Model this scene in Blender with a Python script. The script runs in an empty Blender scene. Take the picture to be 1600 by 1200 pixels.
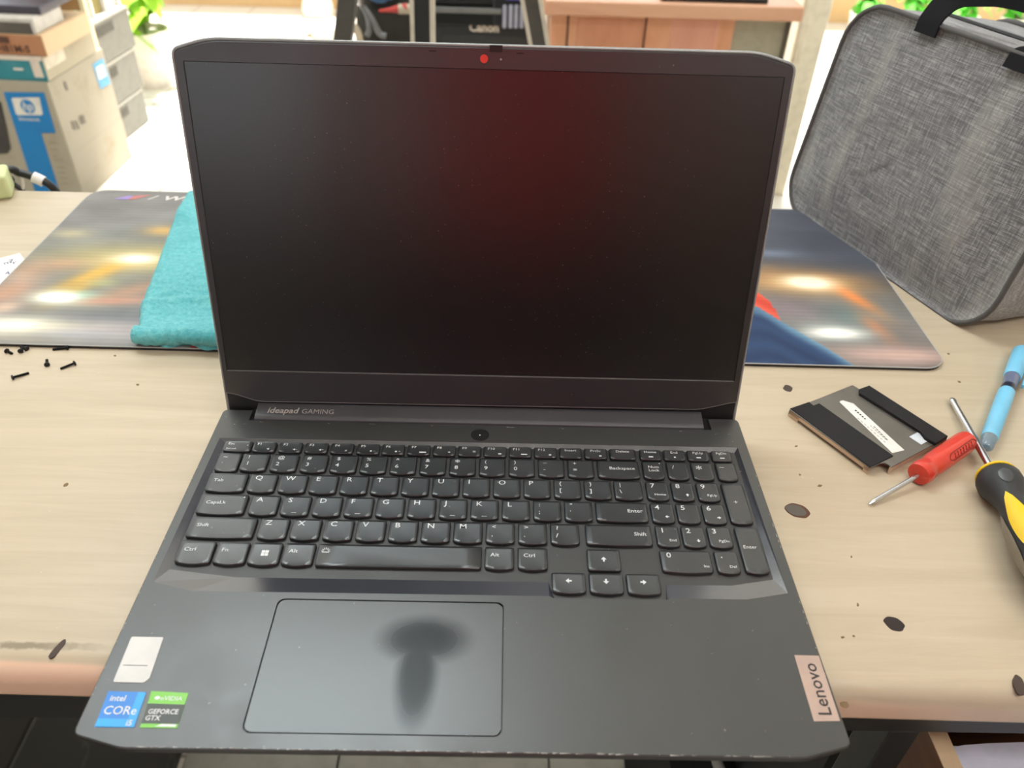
import bpy, bmesh, math, random
from mathutils import Vector, Matrix, Euler, noise
random.seed(7)
S = bpy.context.scene
COL = S.collection
PI = math.pi

# ------------------------------------------------------------ camera, world, sun, lamp and fill lights, exposure
CAM = Vector((0.013423, -0.179157, 0.379838))
ROT = Euler((math.radians(51.66), math.radians(-1.45), math.radians(0.18)), 'XYZ')
F = 1241.35
cd = bpy.data.cameras.new('camera'); cam = bpy.data.objects.new('camera', cd); COL.objects.link(cam)
cam.location = CAM; cam.rotation_euler = ROT
cd.sensor_width = 36; cd.lens = F/1600*36; cd.clip_start = .01
cd.dof.use_dof = True; cd.dof.focus_distance = .52; cd.dof.aperture_fstop = 9.0
S.camera = cam
S.view_settings.view_transform = 'Standard'; S.view_settings.look = 'None'
S.view_settings.gamma = 1; S.view_settings.use_curve_mapping = False
S.view_settings.exposure = -1.05

W = bpy.data.worlds.new('sky'); S.world = W; W.use_nodes = True
W.node_tree.nodes['Background'].inputs[0].default_value = (.93, .97, 1.0, 1)
W.node_tree.nodes['Background'].inputs[1].default_value = 3.6

sd = bpy.data.lights.new('sun', 'SUN'); so = bpy.data.objects.new('sun', sd); COL.objects.link(so)
sd.energy = 30.0; sd.angle = math.radians(4); sd.color = (1, .98, .94)
so.rotation_euler = Vector((-.12, -.36, -.93)).to_track_quat('-Z', 'Y').to_euler()

def ceiling_area_light(name, x, y, sx, sy, power, color=(1, .97, .93)):
    l = bpy.data.lights.new(name, 'AREA'); l.shape = 'RECTANGLE'; l.size = sx; l.size_y = sy
    l.energy = power; l.color = color
    o = bpy.data.objects.new(name, l); COL.objects.link(o); o.location = (x, y, 1.955)
    return o
ceiling_area_light('lamp_and_fill', -.62, 1.05, 1.2, .5, 52, (.84, .96, 1))
ceiling_area_light('lamp_and_fill', .3, .25, 1.2, .5, 4)  # unseen fill added to light the red shirt
ceiling_area_light('lamp_and_fill', .6, -.75, 1.2, .5, 40)  # unseen fill added for the desk front and other front-facing sides

# ------------------------------------------------------------ helpers
RM = ROT.to_matrix()
def ray(px, py): return RM @ Vector(((px-800)/F, -(py-600)/F, -1))
def at(px, py, z=0.0):
    d = ray(px, py); return CAM + d*((z-CAM.z)/d.z)
def aty(px, py, y):
    d = ray(px, py); return CAM + d*((y-CAM.y)/d.y)
def onp(px, py, P0, n):
    d = ray(px, py); return CAM + d*((P0-CAM).dot(n)/d.dot(n))

def lin(c):
    return tuple(((v/255)/12.92 if v/255 <= .04045 else ((v/255+.055)/1.055)**2.4) for v in c)+(1,)
MATS = {}
def mat(name, rgb, rough=.5, metal=0, spec=.5, **k):
    if name in MATS: return MATS[name]
    m = bpy.data.materials.new(name); m.use_nodes = True; MATS[name] = m
    b = m.node_tree.nodes['Principled BSDF']
    b.inputs['Base Color'].default_value = lin(rgb); b.inputs['Roughness'].default_value = rough
    b.inputs['Metallic'].default_value = metal; b.inputs['Specular IOR Level'].default_value = spec
    for kk, v in k.items():
        b.inputs[kk.replace('_', ' ')].default_value = v
    # slight procedural mottling of tone
    nt = m.node_tree; n = nt.nodes.new('ShaderNodeTexNoise'); n.inputs['Scale'].default_value = 40; n.inputs['Detail'].default_value = 4
    tc = nt.nodes.new('ShaderNodeTexCoord'); nt.links.new(tc.outputs['Object'], n.inputs['Vector'])
    mx = nt.nodes.new('ShaderNodeMix'); mx.data_type = 'RGBA'; mx.blend_type = 'MULTIPLY'
    mx.inputs[6].default_value = lin(rgb); mx.inputs[7].default_value = (.86, .86, .86, 1)
    mr = nt.nodes.new('ShaderNodeMapRange'); mr.inputs[1].default_value = .45; mr.inputs[2].default_value = .7
    nt.links.new(n.outputs[0], mr.inputs[0]); nt.links.new(mr.outputs[0], mx.inputs[0]); nt.links.new(mx.outputs[2], b.inputs['Base Color'])
    return m
class NT:
    """small node-building aid"""
    def __init__(s, name, rough=.5):
        s.m = bpy.data.materials.new(name); s.m.use_nodes = True; MATS[name] = s.m
        s.t = s.m.node_tree; s.b = s.t.nodes['Principled BSDF']; s.b.inputs['Roughness'].default_value = rough
        s.tc = s.t.nodes.new('ShaderNodeTexCoord')
    def link(s, a, b): s.t.links.new(a, b)
    def mapping(s, scale=(1, 1, 1), rot=(0, 0, 0), src=None):
        m = s.t.nodes.new('ShaderNodeMapping'); m.inputs['Scale'].default_value = scale; m.inputs['Rotation'].default_value = rot
        s.link(src or s.tc.outputs['Object'], m.inputs['Vector']); return m.outputs[0]
    def noise(s, vec, scale, detail=4, rough=.5, dist=0):
        n = s.t.nodes.new('ShaderNodeTexNoise'); n.inputs['Scale'].default_value = scale; n.inputs['Detail'].default_value = detail
        n.inputs['Roughness'].default_value = rough; n.inputs['Distortion'].default_value = dist
        s.link(vec, n.inputs['Vector']); return n.outputs[0]
    def ramp(s, fac, stops):
        r = s.t.nodes.new('ShaderNodeValToRGB'); e = r.color_ramp.elements
        while len(e) < len(stops): e.new(.5)
        for i, (p, c) in enumerate(stops): e[i].position = p; e[i].color = c if len(c) == 4 else lin(c)
        s.link(fac, r.inputs[0]); return r.outputs[0]
    def mix(s, fac, a, b, mode='MIX'):
        m = s.t.nodes.new('ShaderNodeMix'); m.data_type = 'RGBA'; m.blend_type = mode
        for i, v in ((0, fac), (6, a), (7, b)):
            if isinstance(v, (int, float)): m.inputs[i].default_value = v
            elif isinstance(v, tuple): m.inputs[i].default_value = v if len(v) == 4 else lin(v)
            else: s.link(v, m.inputs[i])
        return m.outputs[2]
    def math(s, op, a, b=None, c=None):
        m = s.t.nodes.new('ShaderNodeMath'); m.operation = op
        for i, v in enumerate((a, b, c)):
            if v is None: continue
            if isinstance(v, (int, float)): m.inputs[i].default_value = v
            else: s.link(v, m.inputs[i])
        return m.outputs[0]
    def sep(s, vec=None):
        n = s.t.nodes.new('ShaderNodeSeparateXYZ'); s.link(vec or s.tc.outputs['Object'], n.inputs[0]); return n.outputs
    def smooth(s, v, a, b, lo=0., hi=1.):
        n = s.t.nodes.new('ShaderNodeMapRange'); n.interpolation_type = 'SMOOTHSTEP'
        s.link(v, n.inputs[0]); n.inputs[1].default_value = a; n.inputs[2].default_value = b
        n.inputs[3].default_value = lo; n.inputs[4].default_value = hi; return n.outputs[0]
    def bump(s, h, dist, strength=1):
        n = s.t.nodes.new('ShaderNodeBump'); n.inputs['Distance'].default_value = dist; n.inputs['Strength'].default_value = strength
        s.link(h, n.inputs['Height']); s.link(n.outputs[0], s.b.inputs['Normal'])
    def color(s, c): s.link(c, s.b.inputs['Base Color'])
    def rough(s, c): s.link(c, s.b.inputs['Roughness'])

MX = {}   # root object name -> world matrix
def thing(name, label, cat, loc=(0, 0, 0), rot=(0, 0, 0), group=None):
    o = bpy.data.objects.new(name, None); COL.objects.link(o)
    o.empty_display_size = .02
    o.location = loc; o.rotation_euler = rot
    MX[o.name] = Matrix.Translation(loc) @ Euler(rot, 'XYZ').to_matrix().to_4x4()
    o['label'] = label; o['category'] = cat
    if group: o['group'] = group
    return o
def obj(name, bm, m, parent=None, world=False, smooth=None, label=None):
    """link a bmesh as one mesh object. world=True: coordinates are world, otherwise the parent's frame"""
    me = bpy.data.meshes.new(name); bmesh.ops.recalc_face_normals(bm, faces=bm.faces)
    if parent and world: bm.transform(MX[parent.name].inverted())
    bm.to_mesh(me); bm.free()
    for mm in (m if isinstance(m, (list, tuple)) else [m]): me.materials.append(mm)
    o = bpy.data.objects.new(name, me); COL.objects.link(o)
    if parent:
        o.parent = parent; MX[o.name] = MX[parent.name]
    else: MX[o.name] = Matrix.Identity(4)
    if smooth is not None:
        me.shade_smooth()
        try: me.set_sharp_from_angle(angle=math.radians(smooth))
        except Exception: pass
    if label: o['label'] = label
    return o
def tag(o, label, cat, group=None, kind=None):
    o['label'] = label; o['category'] = cat
    if group: o['group'] = group
    if kind: o['kind'] = kind
    return o
def struct(name, bm, m):
    o = obj(name, bm, m); o['kind'] = 'structure'; return o
def recenter(o):
    """move a world-coordinate mesh thing's origin to its base centre"""
    me = o.data; xs = [v.co for v in me.vertices]
    c = Vector(((min(v.x for v in xs)+max(v.x for v in xs))/2, (min(v.y for v in xs)+max(v.y for v in xs))/2, min(v.z for v in xs)))
    me.transform(Matrix.Translation(-c)); o.location = c; MX[o.name] = Matrix.Translation(c); return o

def box(bm, x0, x1, y0, y1, z0, z1, bev=0, M=None, seg=2):
    b = bmesh.new(); r = bmesh.ops.create_cube(b, size=1)
    for v in b.verts:
        v.co = Vector((x0+(v.co.x+.5)*(x1-x0), y0+(v.co.y+.5)*(y1-y0), z0+(v.co.z+.5)*(z1-z0)))
    if bev: bmesh.ops.bevel(b, geom=b.edges[:], offset=bev, segments=seg, affect='EDGES', profile=.5)
    if M: b.transform(M)
    merge(bm, b); return bm
def merge(bm, b):
    me = bpy.data.meshes.new('tmp'); b.to_mesh(me); b.free(); bm.from_mesh(me); bpy.data.meshes.remove(me)
def prism(bm, pts, z0, z1, bev=0, M=None, top_only=True, seg=2):
    """extrude a 2D outline from z0 to z1"""
    b = bmesh.new()
    lo = [b.verts.new((x, y, z0)) for x, y in pts]; hi = [b.verts.new((x, y, z1)) for x, y in pts]
    n = len(pts); b.faces.new(lo[::-1]); top = b.faces.new(hi)
    for i in range(n): b.faces.new((lo[i], lo[(i+1) % n], hi[(i+1) % n], hi[i]))
    if bev:
        es = list(top.edges) if top_only else [e for f in (top,) for e in f.edges]+[e for e in b.edges if all(v in lo for v in e.verts)]
        bmesh.ops.bevel(b, geom=es, offset=bev, segments=seg, affect='EDGES', profile=.5)
    if M: b.transform(M)
    merge(bm, b); return bm
def rrect(x0, x1, y0, y1, r, n=5):
    out = []
    for cx, cy, a in ((x1-r, y1-r, 0), (x0+r, y1-r, 90), (x0+r, y0+r, 180), (x1-r, y0+r, 270)):
        for i in range(n+1):
            t = math.radians(a+90*i/n); out.append((cx+r*math.cos(t), cy+r*math.sin(t)))
    return out
def ell(cx, cy, rx, ry, n=24, rot=0, wob=0):
    out = []
    for i in range(n):
        t = 2*PI*i/n; k = 1+wob*noise.noise(Vector((math.cos(t)*1.5+cx*99, math.sin(t)*1.5, cy*99)))
        x, y = rx*k*math.cos(t), ry*k*math.sin(t)
        out.append((cx+x*math.cos(rot)-y*math.sin(rot), cy+x*math.sin(rot)+y*math.cos(rot)))
    return out
def round_poly(pts, r, n=4):
    """round the corners of a polygon"""
    out = []; N = len(pts)
    for i in range(N):
        p, a, b = Vector(pts[i]), Vector(pts[i-1]), Vector(pts[(i+1) % N])
        rr = r[i] if isinstance(r, (list, tuple)) else r
        da, db = (a-p), (b-p); k = min(rr, da.length*.45, db.length*.45)
        if k <= 0: out.append(tuple(p)); continue
        s, e = p+da.normalized()*k, p+db.normalized()*k
        for j in range(n+1):
            t = j/n; out.append(tuple(s*(1-t)**2+p*2*t*(1-t)+e*t*t))
    return out
def basis(o, x, y):
    x = Vector(x).normalized(); z = x.cross(Vector(y)).normalized(); y = z.cross(x)
    M = Matrix((x, y, z)).transposed().to_4x4(); M.translation = o; return M
def lathe(bm, prof, p0, p1, n=24, sy=1, facet=False):
    """profile [(t along axis in m, radius)] turned round the line p0->p1"""
    ax = (Vector(p1)-Vector(p0)).normalized(); up = Vector((0, 0, 1)) if abs(ax.z) < .9 else Vector((1, 0, 0))
    u = ax.cross(up).normalized(); v = u.cross(ax)
    b = bmesh.new(); rings = []
    for t, r in prof:
        c = Vector(p0)+ax*t
        if r < 1e-6: rings.append([b.verts.new(c)])
        else: rings.append([b.verts.new(c+u*r*math.cos(2*PI*i/n)+v*r*sy*math.sin(2*PI*i/n)) for i in range(n)])
    for A, B in zip(rings, rings[1:]):
        for i in range(n):
            j = (i+1) % n
            if len(A) == 1 and len(B) == 1: continue
            if len(A) == 1: b.faces.new((A[0], B[j], B[i]))
            elif len(B) == 1: b.faces.new((A[i], A[j], B[0]))
            else: b.faces.new((A[i], A[j], B[j], B[i]))
    for R in (rings[0], rings[-1]):
        if len(R) > 1: b.faces.new(R)
    merge(bm, b); return bm
def tube(bm, pts, r, n=10, closed=False):
    pts = [Vector(p) for p in pts]; b = bmesh.new(); rings = []; N = len(pts)
    prev = None
    for i, p in enumerate(pts):
        a = pts[(i-1) % N] if (closed or i) else p; c = pts[(i+1) % N] if (closed or i < N-1) else p
        t = (c-a).normalized()
        if prev is None:
            u = t.cross(Vector((0, 0, 1))); u = u if u.length > .1 else t.cross(Vector((1, 0, 0)))
        else: u = prev-t*prev.dot(t)
        u.normalize(); prev = u; v = t.cross(u)
        rr = r(i/(N-1)) if callable(r) else r
        rings.append([b.verts.new(p+u*rr*math.cos(2*PI*k/n)+v*rr*math.sin(2*PI*k/n)) for k in range(n)])
    for i in range(N if closed else N-1):
        A, B = rings[i], rings[(i+1) % N]
        for k in range(n): b.faces.new((A[k], A[(k+1) % n], B[(k+1) % n], B[k]))
    if not closed: b.faces.new(rings[0][::-1]); b.faces.new(rings[-1])
    merge(bm, b); return bm
def bez(pts, n=8):
    """Catmull-Rom through points"""
    P = [Vector(p) for p in pts]; P = [P[0]*2-P[1]]+P+[P[-1]*2-P[-2]]; out = []
    for i in range(1, len(P)-2):
        for j in range(n):
            t = j/n; a, b, c, d = P[i-1:i+3]
            out.append(.5*((2*b)+(c-a)*t+(2*a-5*b+4*c-d)*t*t+(3*b-a-3*c+d)*t**3))
    out.append(P[-2]); return out
def text(bm, body, size, M, off=0, sx=1, align='LEFT', shear=0, line=1, ext=0):
    c = bpy.data.curves.new('t', 'FONT'); c.body = body; c.size = size; c.offset = off; c.align_x = align; c.shear = shear
    c.space_line = line; c.resolution_u = 2; c.extrude = ext
    o = bpy.data.objects.new('t', c); me = bpy.data.meshes.new_from_object(o)
    me.transform(M @ Matrix.Diagonal((sx, 1, 1, 1))); bm.from_mesh(me)
    bpy.data.objects.remove(o); bpy.data.curves.remove(c); bpy.data.meshes.remove(me); return bm
def flat(bm, pts, M=None):
    v = [bm.verts.new((M @ Vector((p[0], p[1], 0))) if M else Vector(p)) for p in pts]; bm.faces.new(v); return bm
def T(x, y, z): return Matrix.Translation((x, y, z))
def new(): return bmesh.new()

# ------------------------------------------------------------ materials
def m_desk():
    n = NT('pale_wood', .38)
    v = n.mapping((1.2, 14, 5)); g = n.noise(v, 6, 6, .6, .8)
    w = n.noise(n.mapping((2.5, 70, 20)), 8, 3, .6)
    c = n.ramp(g, [(.3, (186, 171, 147)), (.5, (193, 178, 154)), (.7, (199, 184, 161))])
    c = n.mix(n.smooth(w, .55, .75, 0, .22), c, (192, 166, 128))
    s = n.noise(n.mapping((30, 30, 30)), 6, 5, .7)
    c = n.mix(n.smooth(s, .66, .76, 0, .5), c, (228, 216, 196))
    x, y, z = n.sep()
    # worn, dirty line running along the front edge on the left
    y = n.math('ADD', y, .33)
    d = n.math('ABSOLUTE', n.math('ADD', y, -.0665))
    wob = n.math('MULTIPLY', n.noise(n.mapping((45, 45, 45)), 1.5, 4, .7), .006)
    m = n.math('MULTIPLY', n.smooth(n.math('SUBTRACT', d, wob), -.0018, .0002, 1, 0), n.smooth(x, -.235, -.18, 1, 0))
    m = n.math('MULTIPLY', m, n.smooth(n.noise(n.mapping((60, 60, 60)), 1, 2), .45, .55, .1, .7))
    c = n.mix(m, c, (110, 98, 76))
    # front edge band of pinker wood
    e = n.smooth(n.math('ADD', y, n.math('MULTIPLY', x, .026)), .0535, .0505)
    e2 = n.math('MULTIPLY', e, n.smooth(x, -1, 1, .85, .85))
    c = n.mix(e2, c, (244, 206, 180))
    n.color(c); n.bump(g, .0006, .25); n.b.inputs['Specular IOR Level'].default_value = .4
    return n.m
def m_laptop(name, rgb=(50, 50, 52), rough=.40, pad=False, spec=.75):
    n = NT(name, rough)
    g = n.noise(n.mapping((900, 900, 900)), 1, 2)
    sm = n.noise(n.mapping((14, 14, 14)), 1, 5, .6, .6)
    c = n.mix(n.smooth(sm, .4, .65, 0, .5), rgb, tuple(int(v*1.12) for v in rgb))
    sp = n.noise(n.mapping((420, 420, 420)), 1, 1)
    c = n.mix(n.smooth(sp, .79, .81, 0, .45), c, (150, 148, 145))
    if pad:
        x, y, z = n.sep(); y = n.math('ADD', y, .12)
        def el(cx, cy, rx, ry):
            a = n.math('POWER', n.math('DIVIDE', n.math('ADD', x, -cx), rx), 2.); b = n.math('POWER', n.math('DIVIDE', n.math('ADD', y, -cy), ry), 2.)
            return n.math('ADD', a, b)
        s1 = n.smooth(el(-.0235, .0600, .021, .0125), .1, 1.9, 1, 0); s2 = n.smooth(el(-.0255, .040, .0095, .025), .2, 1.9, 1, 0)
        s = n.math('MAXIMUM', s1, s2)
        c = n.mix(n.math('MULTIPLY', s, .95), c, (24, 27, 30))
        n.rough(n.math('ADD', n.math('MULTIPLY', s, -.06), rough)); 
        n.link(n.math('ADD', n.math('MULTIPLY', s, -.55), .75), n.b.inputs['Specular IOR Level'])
    else:
        n.rough(n.smooth(sm, .3, .7, rough-.03, rough+.06))
    n.color(c); n.bump(g, .00002, .4)
    if not pad: n.b.inputs['Specular IOR Level'].default_value = spec
    return n.m
def m_screen():
    n = NT('matte_screen', .28)
    x, y, z = n.sep()
    v = n.t.nodes.new('ShaderNodeTexVoronoi'); v.inputs['Scale'].default_value = 420; n.link(n.tc.outputs['Object'], v.inputs['Vector'])
    sz = n.noise(n.mapping((600, 600, 600)), 1, 0)
    big = n.smooth(n.noise(n.mapping((9, 9, 9)), 1, 3), .42, .62)
    dot = n.math('LESS_THAN', v.outputs['Distance'], n.math('MULTIPLY', n.smooth(sz, .5, .75), .16))
    dot = n.math('MULTIPLY', dot, big)
    c = n.mix(n.math('MULTIPLY', dot, .38), (18, 17, 18), (190, 180, 165))
    n.color(c); n.b.inputs['Specular IOR Level'].default_value = 1.0
    n.bump(n.noise(n.mapping((2500, 2500, 2500)), 1, 1), .00001, .5); return n.m
def m_fabric():
    n = NT('grey_melange', .95)
    a = n.noise(n.mapping((300, 34, 1300)), 1, 4, .7); b = n.noise(n.mapping((300, 1000, 60)), 1, 3, .6)
    big = n.noise(n.mapping((9, 9, 9)), 1, 4, .6)
    f = n.math('ADD', n.math('MULTIPLY', a, .62), n.math('MULTIPLY', b, .43))
    c = n.ramp(f, [(.38, (86, 86, 89)), (.52, (122, 122, 124)), (.66, (176, 176, 175))])
    c = n.mix(n.smooth(n.noise(n.mapping((9, 26, 5)), 1, 3, .5), .52, .72, 0, .35), c, (182, 180, 172))
    n.color(c); n.bump(f, .0008, .7); n.b.inputs['Specular IOR Level'].default_value = .1; n.b.inputs['Sheen Weight'].default_value = .3; return n.m
def m_towel():
    n = NT('turquoise_terry', 1)
    a = n.noise(n.mapping((220, 220, 220)), 1, 5, .8); b = n.noise(n.mapping((25, 25, 25)), 1, 3)
    c = n.ramp(a, [(.3, (74, 186, 198)), (.55, (112, 214, 220)), (.75, (160, 234, 234))])
    c = n.mix(n.smooth(b, .45, .7, 0, .35), c, (60, 172, 184))
    n.color(c); n.bump(a, .003, 1); n.b.inputs['Specular IOR Level'].default_value = .05; n.b.inputs['Sheen Weight'].default_value = .4; return n.m
def m_floor():
    n = NT('cream_tile', .35)
    br = n.t.nodes.new('ShaderNodeTexBrick'); br.offset = 0; br.inputs['Scale'].default_value = 1
    br.inputs['Brick Width'].default_value = .2986; br.inputs['Row Height'].default_value = .2986; br.inputs['Mortar Size'].default_value = .003
    br.inputs['Color1'].default_value = lin((224, 219, 207)); br.inputs['Color2'].default_value = lin((228, 223, 212)); br.inputs['Mortar'].default_value = lin((158, 150, 138))
    mp = n.mapping((1, 1, 1)); mp.node.inputs['Location'].default_value = (.206, -.08, 0); n.link(mp, br.inputs['Vector'])
    c = n.mix(n.smooth(n.noise(n.mapping((3, 3, 3)), 1, 5), .45, .7, 0, .3), br.outputs['Color'], (214, 200, 176))
    n.color(c); return n.m
def m_card(name, rgb, stain=(150, 120, 80), st=.4):
    n = NT(name, .75)
    c = n.mix(n.smooth(n.noise(n.mapping((9, 9, 9)), 1, 6, .65), .5, .75, 0, st), rgb, stain)
    c = n.mix(n.smooth(n.noise(n.mapping((2, 2, 60)), 1, 3), .6, .8, 0, .2), c, tuple(int(v*.8) for v in rgb))
    n.color(c); return n.m
def m_wood(name, a, b, sc=(3, 3, 30), rot=(0, 0, 0)):
    n = NT(name, .4)
    g = n.noise(n.mapping(sc, rot), 2, 5, .6, 1.0)
    n.color(n.ramp(g, [(.3, a), (.7, b)])); return n.m
def m_stone():
    n = NT('black_stone', .35)
    v = n.noise(n.mapping((3.4, 3.4, 3.4)), 1, 4, .6, .6)
    d = n.math('ABSOLUTE', n.math('ADD', v, -.5))
    c = n.mix(n.smooth(d, 0, .016, .35, 0), (24, 25, 23), (96, 100, 90)); n.color(c); return n.m
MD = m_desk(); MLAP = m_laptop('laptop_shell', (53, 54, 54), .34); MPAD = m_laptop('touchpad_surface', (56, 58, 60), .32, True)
MLID = m_laptop('laptop_bezel', (40, 38, 41), .34, spec=1.0); MKEY = m_laptop('keycap_plastic', (27, 29, 32), .33, spec=1.0)
MWELL = m_laptop('keyboard_plate', (46, 45, 44), .5); MHINGE = m_laptop('hinge_cover', (58, 57, 63), .34)
MSCR = m_screen(); MFAB = m_fabric(); MTOW = m_towel(); MFLOOR = m_floor()
MBLACK = mat('black_plastic', (22, 22, 23), .4); MLEG = mat('legend_white', (225, 228, 230), .6)
MWHITE = mat('white_plastic', (232, 230, 224), .45); MDARKMETAL = mat('dark_frame_metal', (40, 42, 42), .45)
MCHROME = mat('steel', (205, 205, 208), .22, 1); MWEB = mat('black_webbing', (30, 30, 33), .85, spec=.15)

# ------------------------------------------------------------ the setting
FZ = -.75
b = new(); box(b, -6, 6, -3.5, 9, FZ-.05, FZ); struct('floor', b, MFLOOR)
MWALL = m_card('painted_wall', (212, 206, 194), (190, 182, 168), .3)
b = new(); box(b, -2.75, 2.15, -3.0, 3.35, 2.0, 2.1); struct('ceiling', b, mat('ceiling_paint', (226, 226, 224), .8))
b = new(); box(b, -2.75, -2.65, -3.0, 2.0, FZ, 2.0); struct('wall_left', b, MWALL)
b = new(); box(b, 2.05, 2.15, -3.0, 1.6, FZ, 2.0); struct('wall_right', b, MWALL)
b = new()   # wall behind the photographer with two window openings, both added for light
box(b, -2.75, -1.9, -3.0, -2.9, FZ, 2.0); box(b, -.5, 2.15, -3.0, -2.9, FZ, 1.0); box(b, -.5, 2.15, -3.0, -2.9, 1.92, 2.0); box(b, -.5, -.42, -3.0, -2.9, 1.0, 1.92); box(b, 2.05, 2.15, -3.0, -2.9, 1.0, 1.92)
box(b, -1.9, -.5, -3.0, -2.9, FZ, .35); box(b, -1.9, -.5, -3.0, -2.9, 1.75, 2.0)
struct('wall_front', b, m_card('warm_wall', (176, 146, 136), (160, 130, 120), .3))
b = new(); box(b, -2.64, 2.04, -2.899, -2.87, FZ, .22); struct('added_trim', b, m_wood('added_dark_wainscot', (46, 34, 28), (60, 44, 36)))  # unseen wainscot added to darken the low part of the screen reflection
b = new()
for x0, x1, z0, z1 in ((-1.9, -1.85, .35, 1.75), (-.55, -.5, .35, 1.75), (-1.22, -1.17, .35, 1.75), (-1.9, -.5, .35, .4), (-1.9, -.5, 1.7, 1.75)): box(b, x0, x1, -2.98, -2.92, z0, z1)
struct('added_window_1', b, MWHITE)  # unseen window, added to bring daylight in from behind
b = new()
for x in (-.42, .4, 1.2, 2.01): box(b, x, x+.04, -2.98, -2.92, 1.0, 1.92)
box(b, -.42, 2.05, -2.98, -2.92, 1.0, 1.04); box(b, -.42, 2.05, -2.98, -2.92, 1.88, 1.92); struct('added_window_2', b, MWHITE)  # high window added for frontal fill, clear of the screen's mirror view
b = new(); box(b, -6, 6, 4.58, 4.75, FZ, -.28); struct('wall_back', b, m_card('tan_plinth', (214, 178, 128), (190, 150, 100), .4))
pL, pR = aty(1226, 130, 2.3), aty(1283, 60, 2.3)
b = new(); box(b, pL.x, pL.x+.086, 2.3, 2.38, FZ, 2.0, .004); box(b, pL.x+.012, pL.x+.03, 2.292, 2.30, FZ, 2.0, .002)
struct('trim_1', b, mat('beige_door_frame', (234, 226, 202), .5))
for x, y in ((-.62, 1.05), (.3, .25), (.6, -.75)):  # the two nearer panels house added fill lights
    t = thing('ceiling_lamp_and_fill', 'white flush ceiling light panel '+('beyond the desk' if y > .5 else 'above the desk, added for fill light' if y > 0 else 'behind the desk seat, added for fill light'), 'ceiling light', (x, y, 1.96))
    b = new(); box(b, -.64, .64, -.29, .29, .0, .04, .004)
    obj('lamp_and_fill_housing', b, MWHITE, t)

# ------------------------------------------------------------ desk
desk = thing('desk', 'pale wooden desk with rounded front edge and dark metal legs', 'desk', (0, .33, FZ))
def fy(x): return .0576-.0125*x   # start of the rounded front edge
def build_desktop():
    b = new(); xs = [-.78, .80]; prof = []
    # cross section from top front, round the nose, to the underside
    r = .013
    sec = []
    for i in range(9):
        t = PI/2*i/8; sec.append((-r*math.sin(t), -r*(1-math.cos(t))))
    sec += [(-r, -.022)]
    for i in range(5):
        t = PI/2*i/4; sec.append((-r+.004*(1-math.cos(t)), -.022-.004*math.sin(t)))
    rings = []
    for x in xs:
        f = fy(x)+.004
        pts = [(x, .6175, 0)]+[(x, f+dy, dz) for dy, dz in sec]+[(x, .6175, -.026)]
        rings.append([b.verts.new(p) for p in pts])
    A, B = rings; n = len(A)
    for i in range(n): b.faces.new((A[i], A[(i+1) % n], B[(i+1) % n], B[i]))
    b.faces.new(A); b.faces.new(B[::-1]); return b
obj('desktop', build_desktop(), MD, desk, True, 40)
b = new(); box(b, -.76, .78, .059, .085, -.060, -.0262); obj('frame_rail', b, MDARKMETAL, desk, True)
b = new(); box(b, -.76, .78, .55, .59, -.060, -.0262); obj('frame_rail', b, MDARKMETAL, desk, True)
for x, y in ((.2445, .059), (-.72, .059), (-.72, .55), (.72, .55)):
    b = new(); box(b, x, x+.018, y, y+.026, FZ, -.0600, .001); obj('leg', b, MDARKMETAL, desk, True)
MHOLE = mat('dark_plug', (72, 58, 50), .7); MRIM = mat('rusty_rim', (96, 62, 48), .8)
for px, py, rx, ry, m in ((1231, 607, .0036, .0042, MHOLE), (1246, 798, .0078, .0062, MRIM), (1397, 975, .0058, .0045, mat('dark_hole', (42, 30, 26), .7)), (1592, 1070, .003, .006, MHOLE), (90, 1014, .002, .006, MHOLE)):
    p = at(px, py, 0); b = new(); prism(b, ell(p.x, p.y, rx, ry, 40, -.3, .16), -.001, .0002)
    o = obj('screw_hole', b, m, desk, True)
    if m is MRIM:
        b = new(); prism(b, ell(p.x-.001, p.y, rx*.82, ry*.8, 32, -.3, .15), 0, .0004); obj('hole_plug', b, mat('grey_plug', (92, 86, 78), .7), o, True)
b = new()
for px, py, r in ((103, 758, .0013), (1244, 697, .0008), (1250, 742, .0007), (1281, 759, .001), (1499, 597, .001), (1482, 553, .0009), (1320, 1101, .0018), (80, 372, .003), (180, 556, .0008), (1340, 945, .0008), (1334, 994, .0007), (1317, 996, .0007), (1330, 870, .0006), (215, 601, .001)):
    p = at(px, py, 0); prism(b, ell(p.x, p.y, r*1.4, r, 8, random.random()*3, .8), 0, .0002)
obj('stain_marks', b, mat('stain_brown', (128, 104, 74), .9), desk, True)

# ------------------------------------------------------------ laptop
lap = thing('laptop', 'open black gaming laptop with dark dusty screen, overhanging the front of the pale desk', 'laptop', (0, .12, 0))
Z = .022
def L(pts): return [(x/1000, y/1000) for x, y in pts]
outer = L([(-179.8, 7.4), (-156, 1.2), (157.5, 1.6), (179.8, 7.6), (177.6, 239), (157.6, 239), (157.6, 227.6), (-157.4, 227.6), (-157.4, 238), (-176.8, 238)])
outer_r = round_poly(outer, [.003, .003, .003, .003, .003, 0, 0, 0, 0, .003], 4)
wo = L([(-171.7, 209.6), (-174.1, 92.9), (-151.1, 87.4), (41.8, 88.3), (44, 87.0), (106.3, 87.2), (107.6, 88.2), (150.1, 88.4), (173.6, 93), (171.7, 210.4)])
wi = L([(-167.6, 206.4), (-168.9, 103), (-131.5, 98.4), (41.9, 99.0), (44.8, 88.0), (105.8, 88.2), (107.5, 98.6), (144.4, 98.9), (168.7, 103.7), (169.2, 207.2)])
po = rrect(-.1038, .0174, .0087, .0836, .004)
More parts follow.
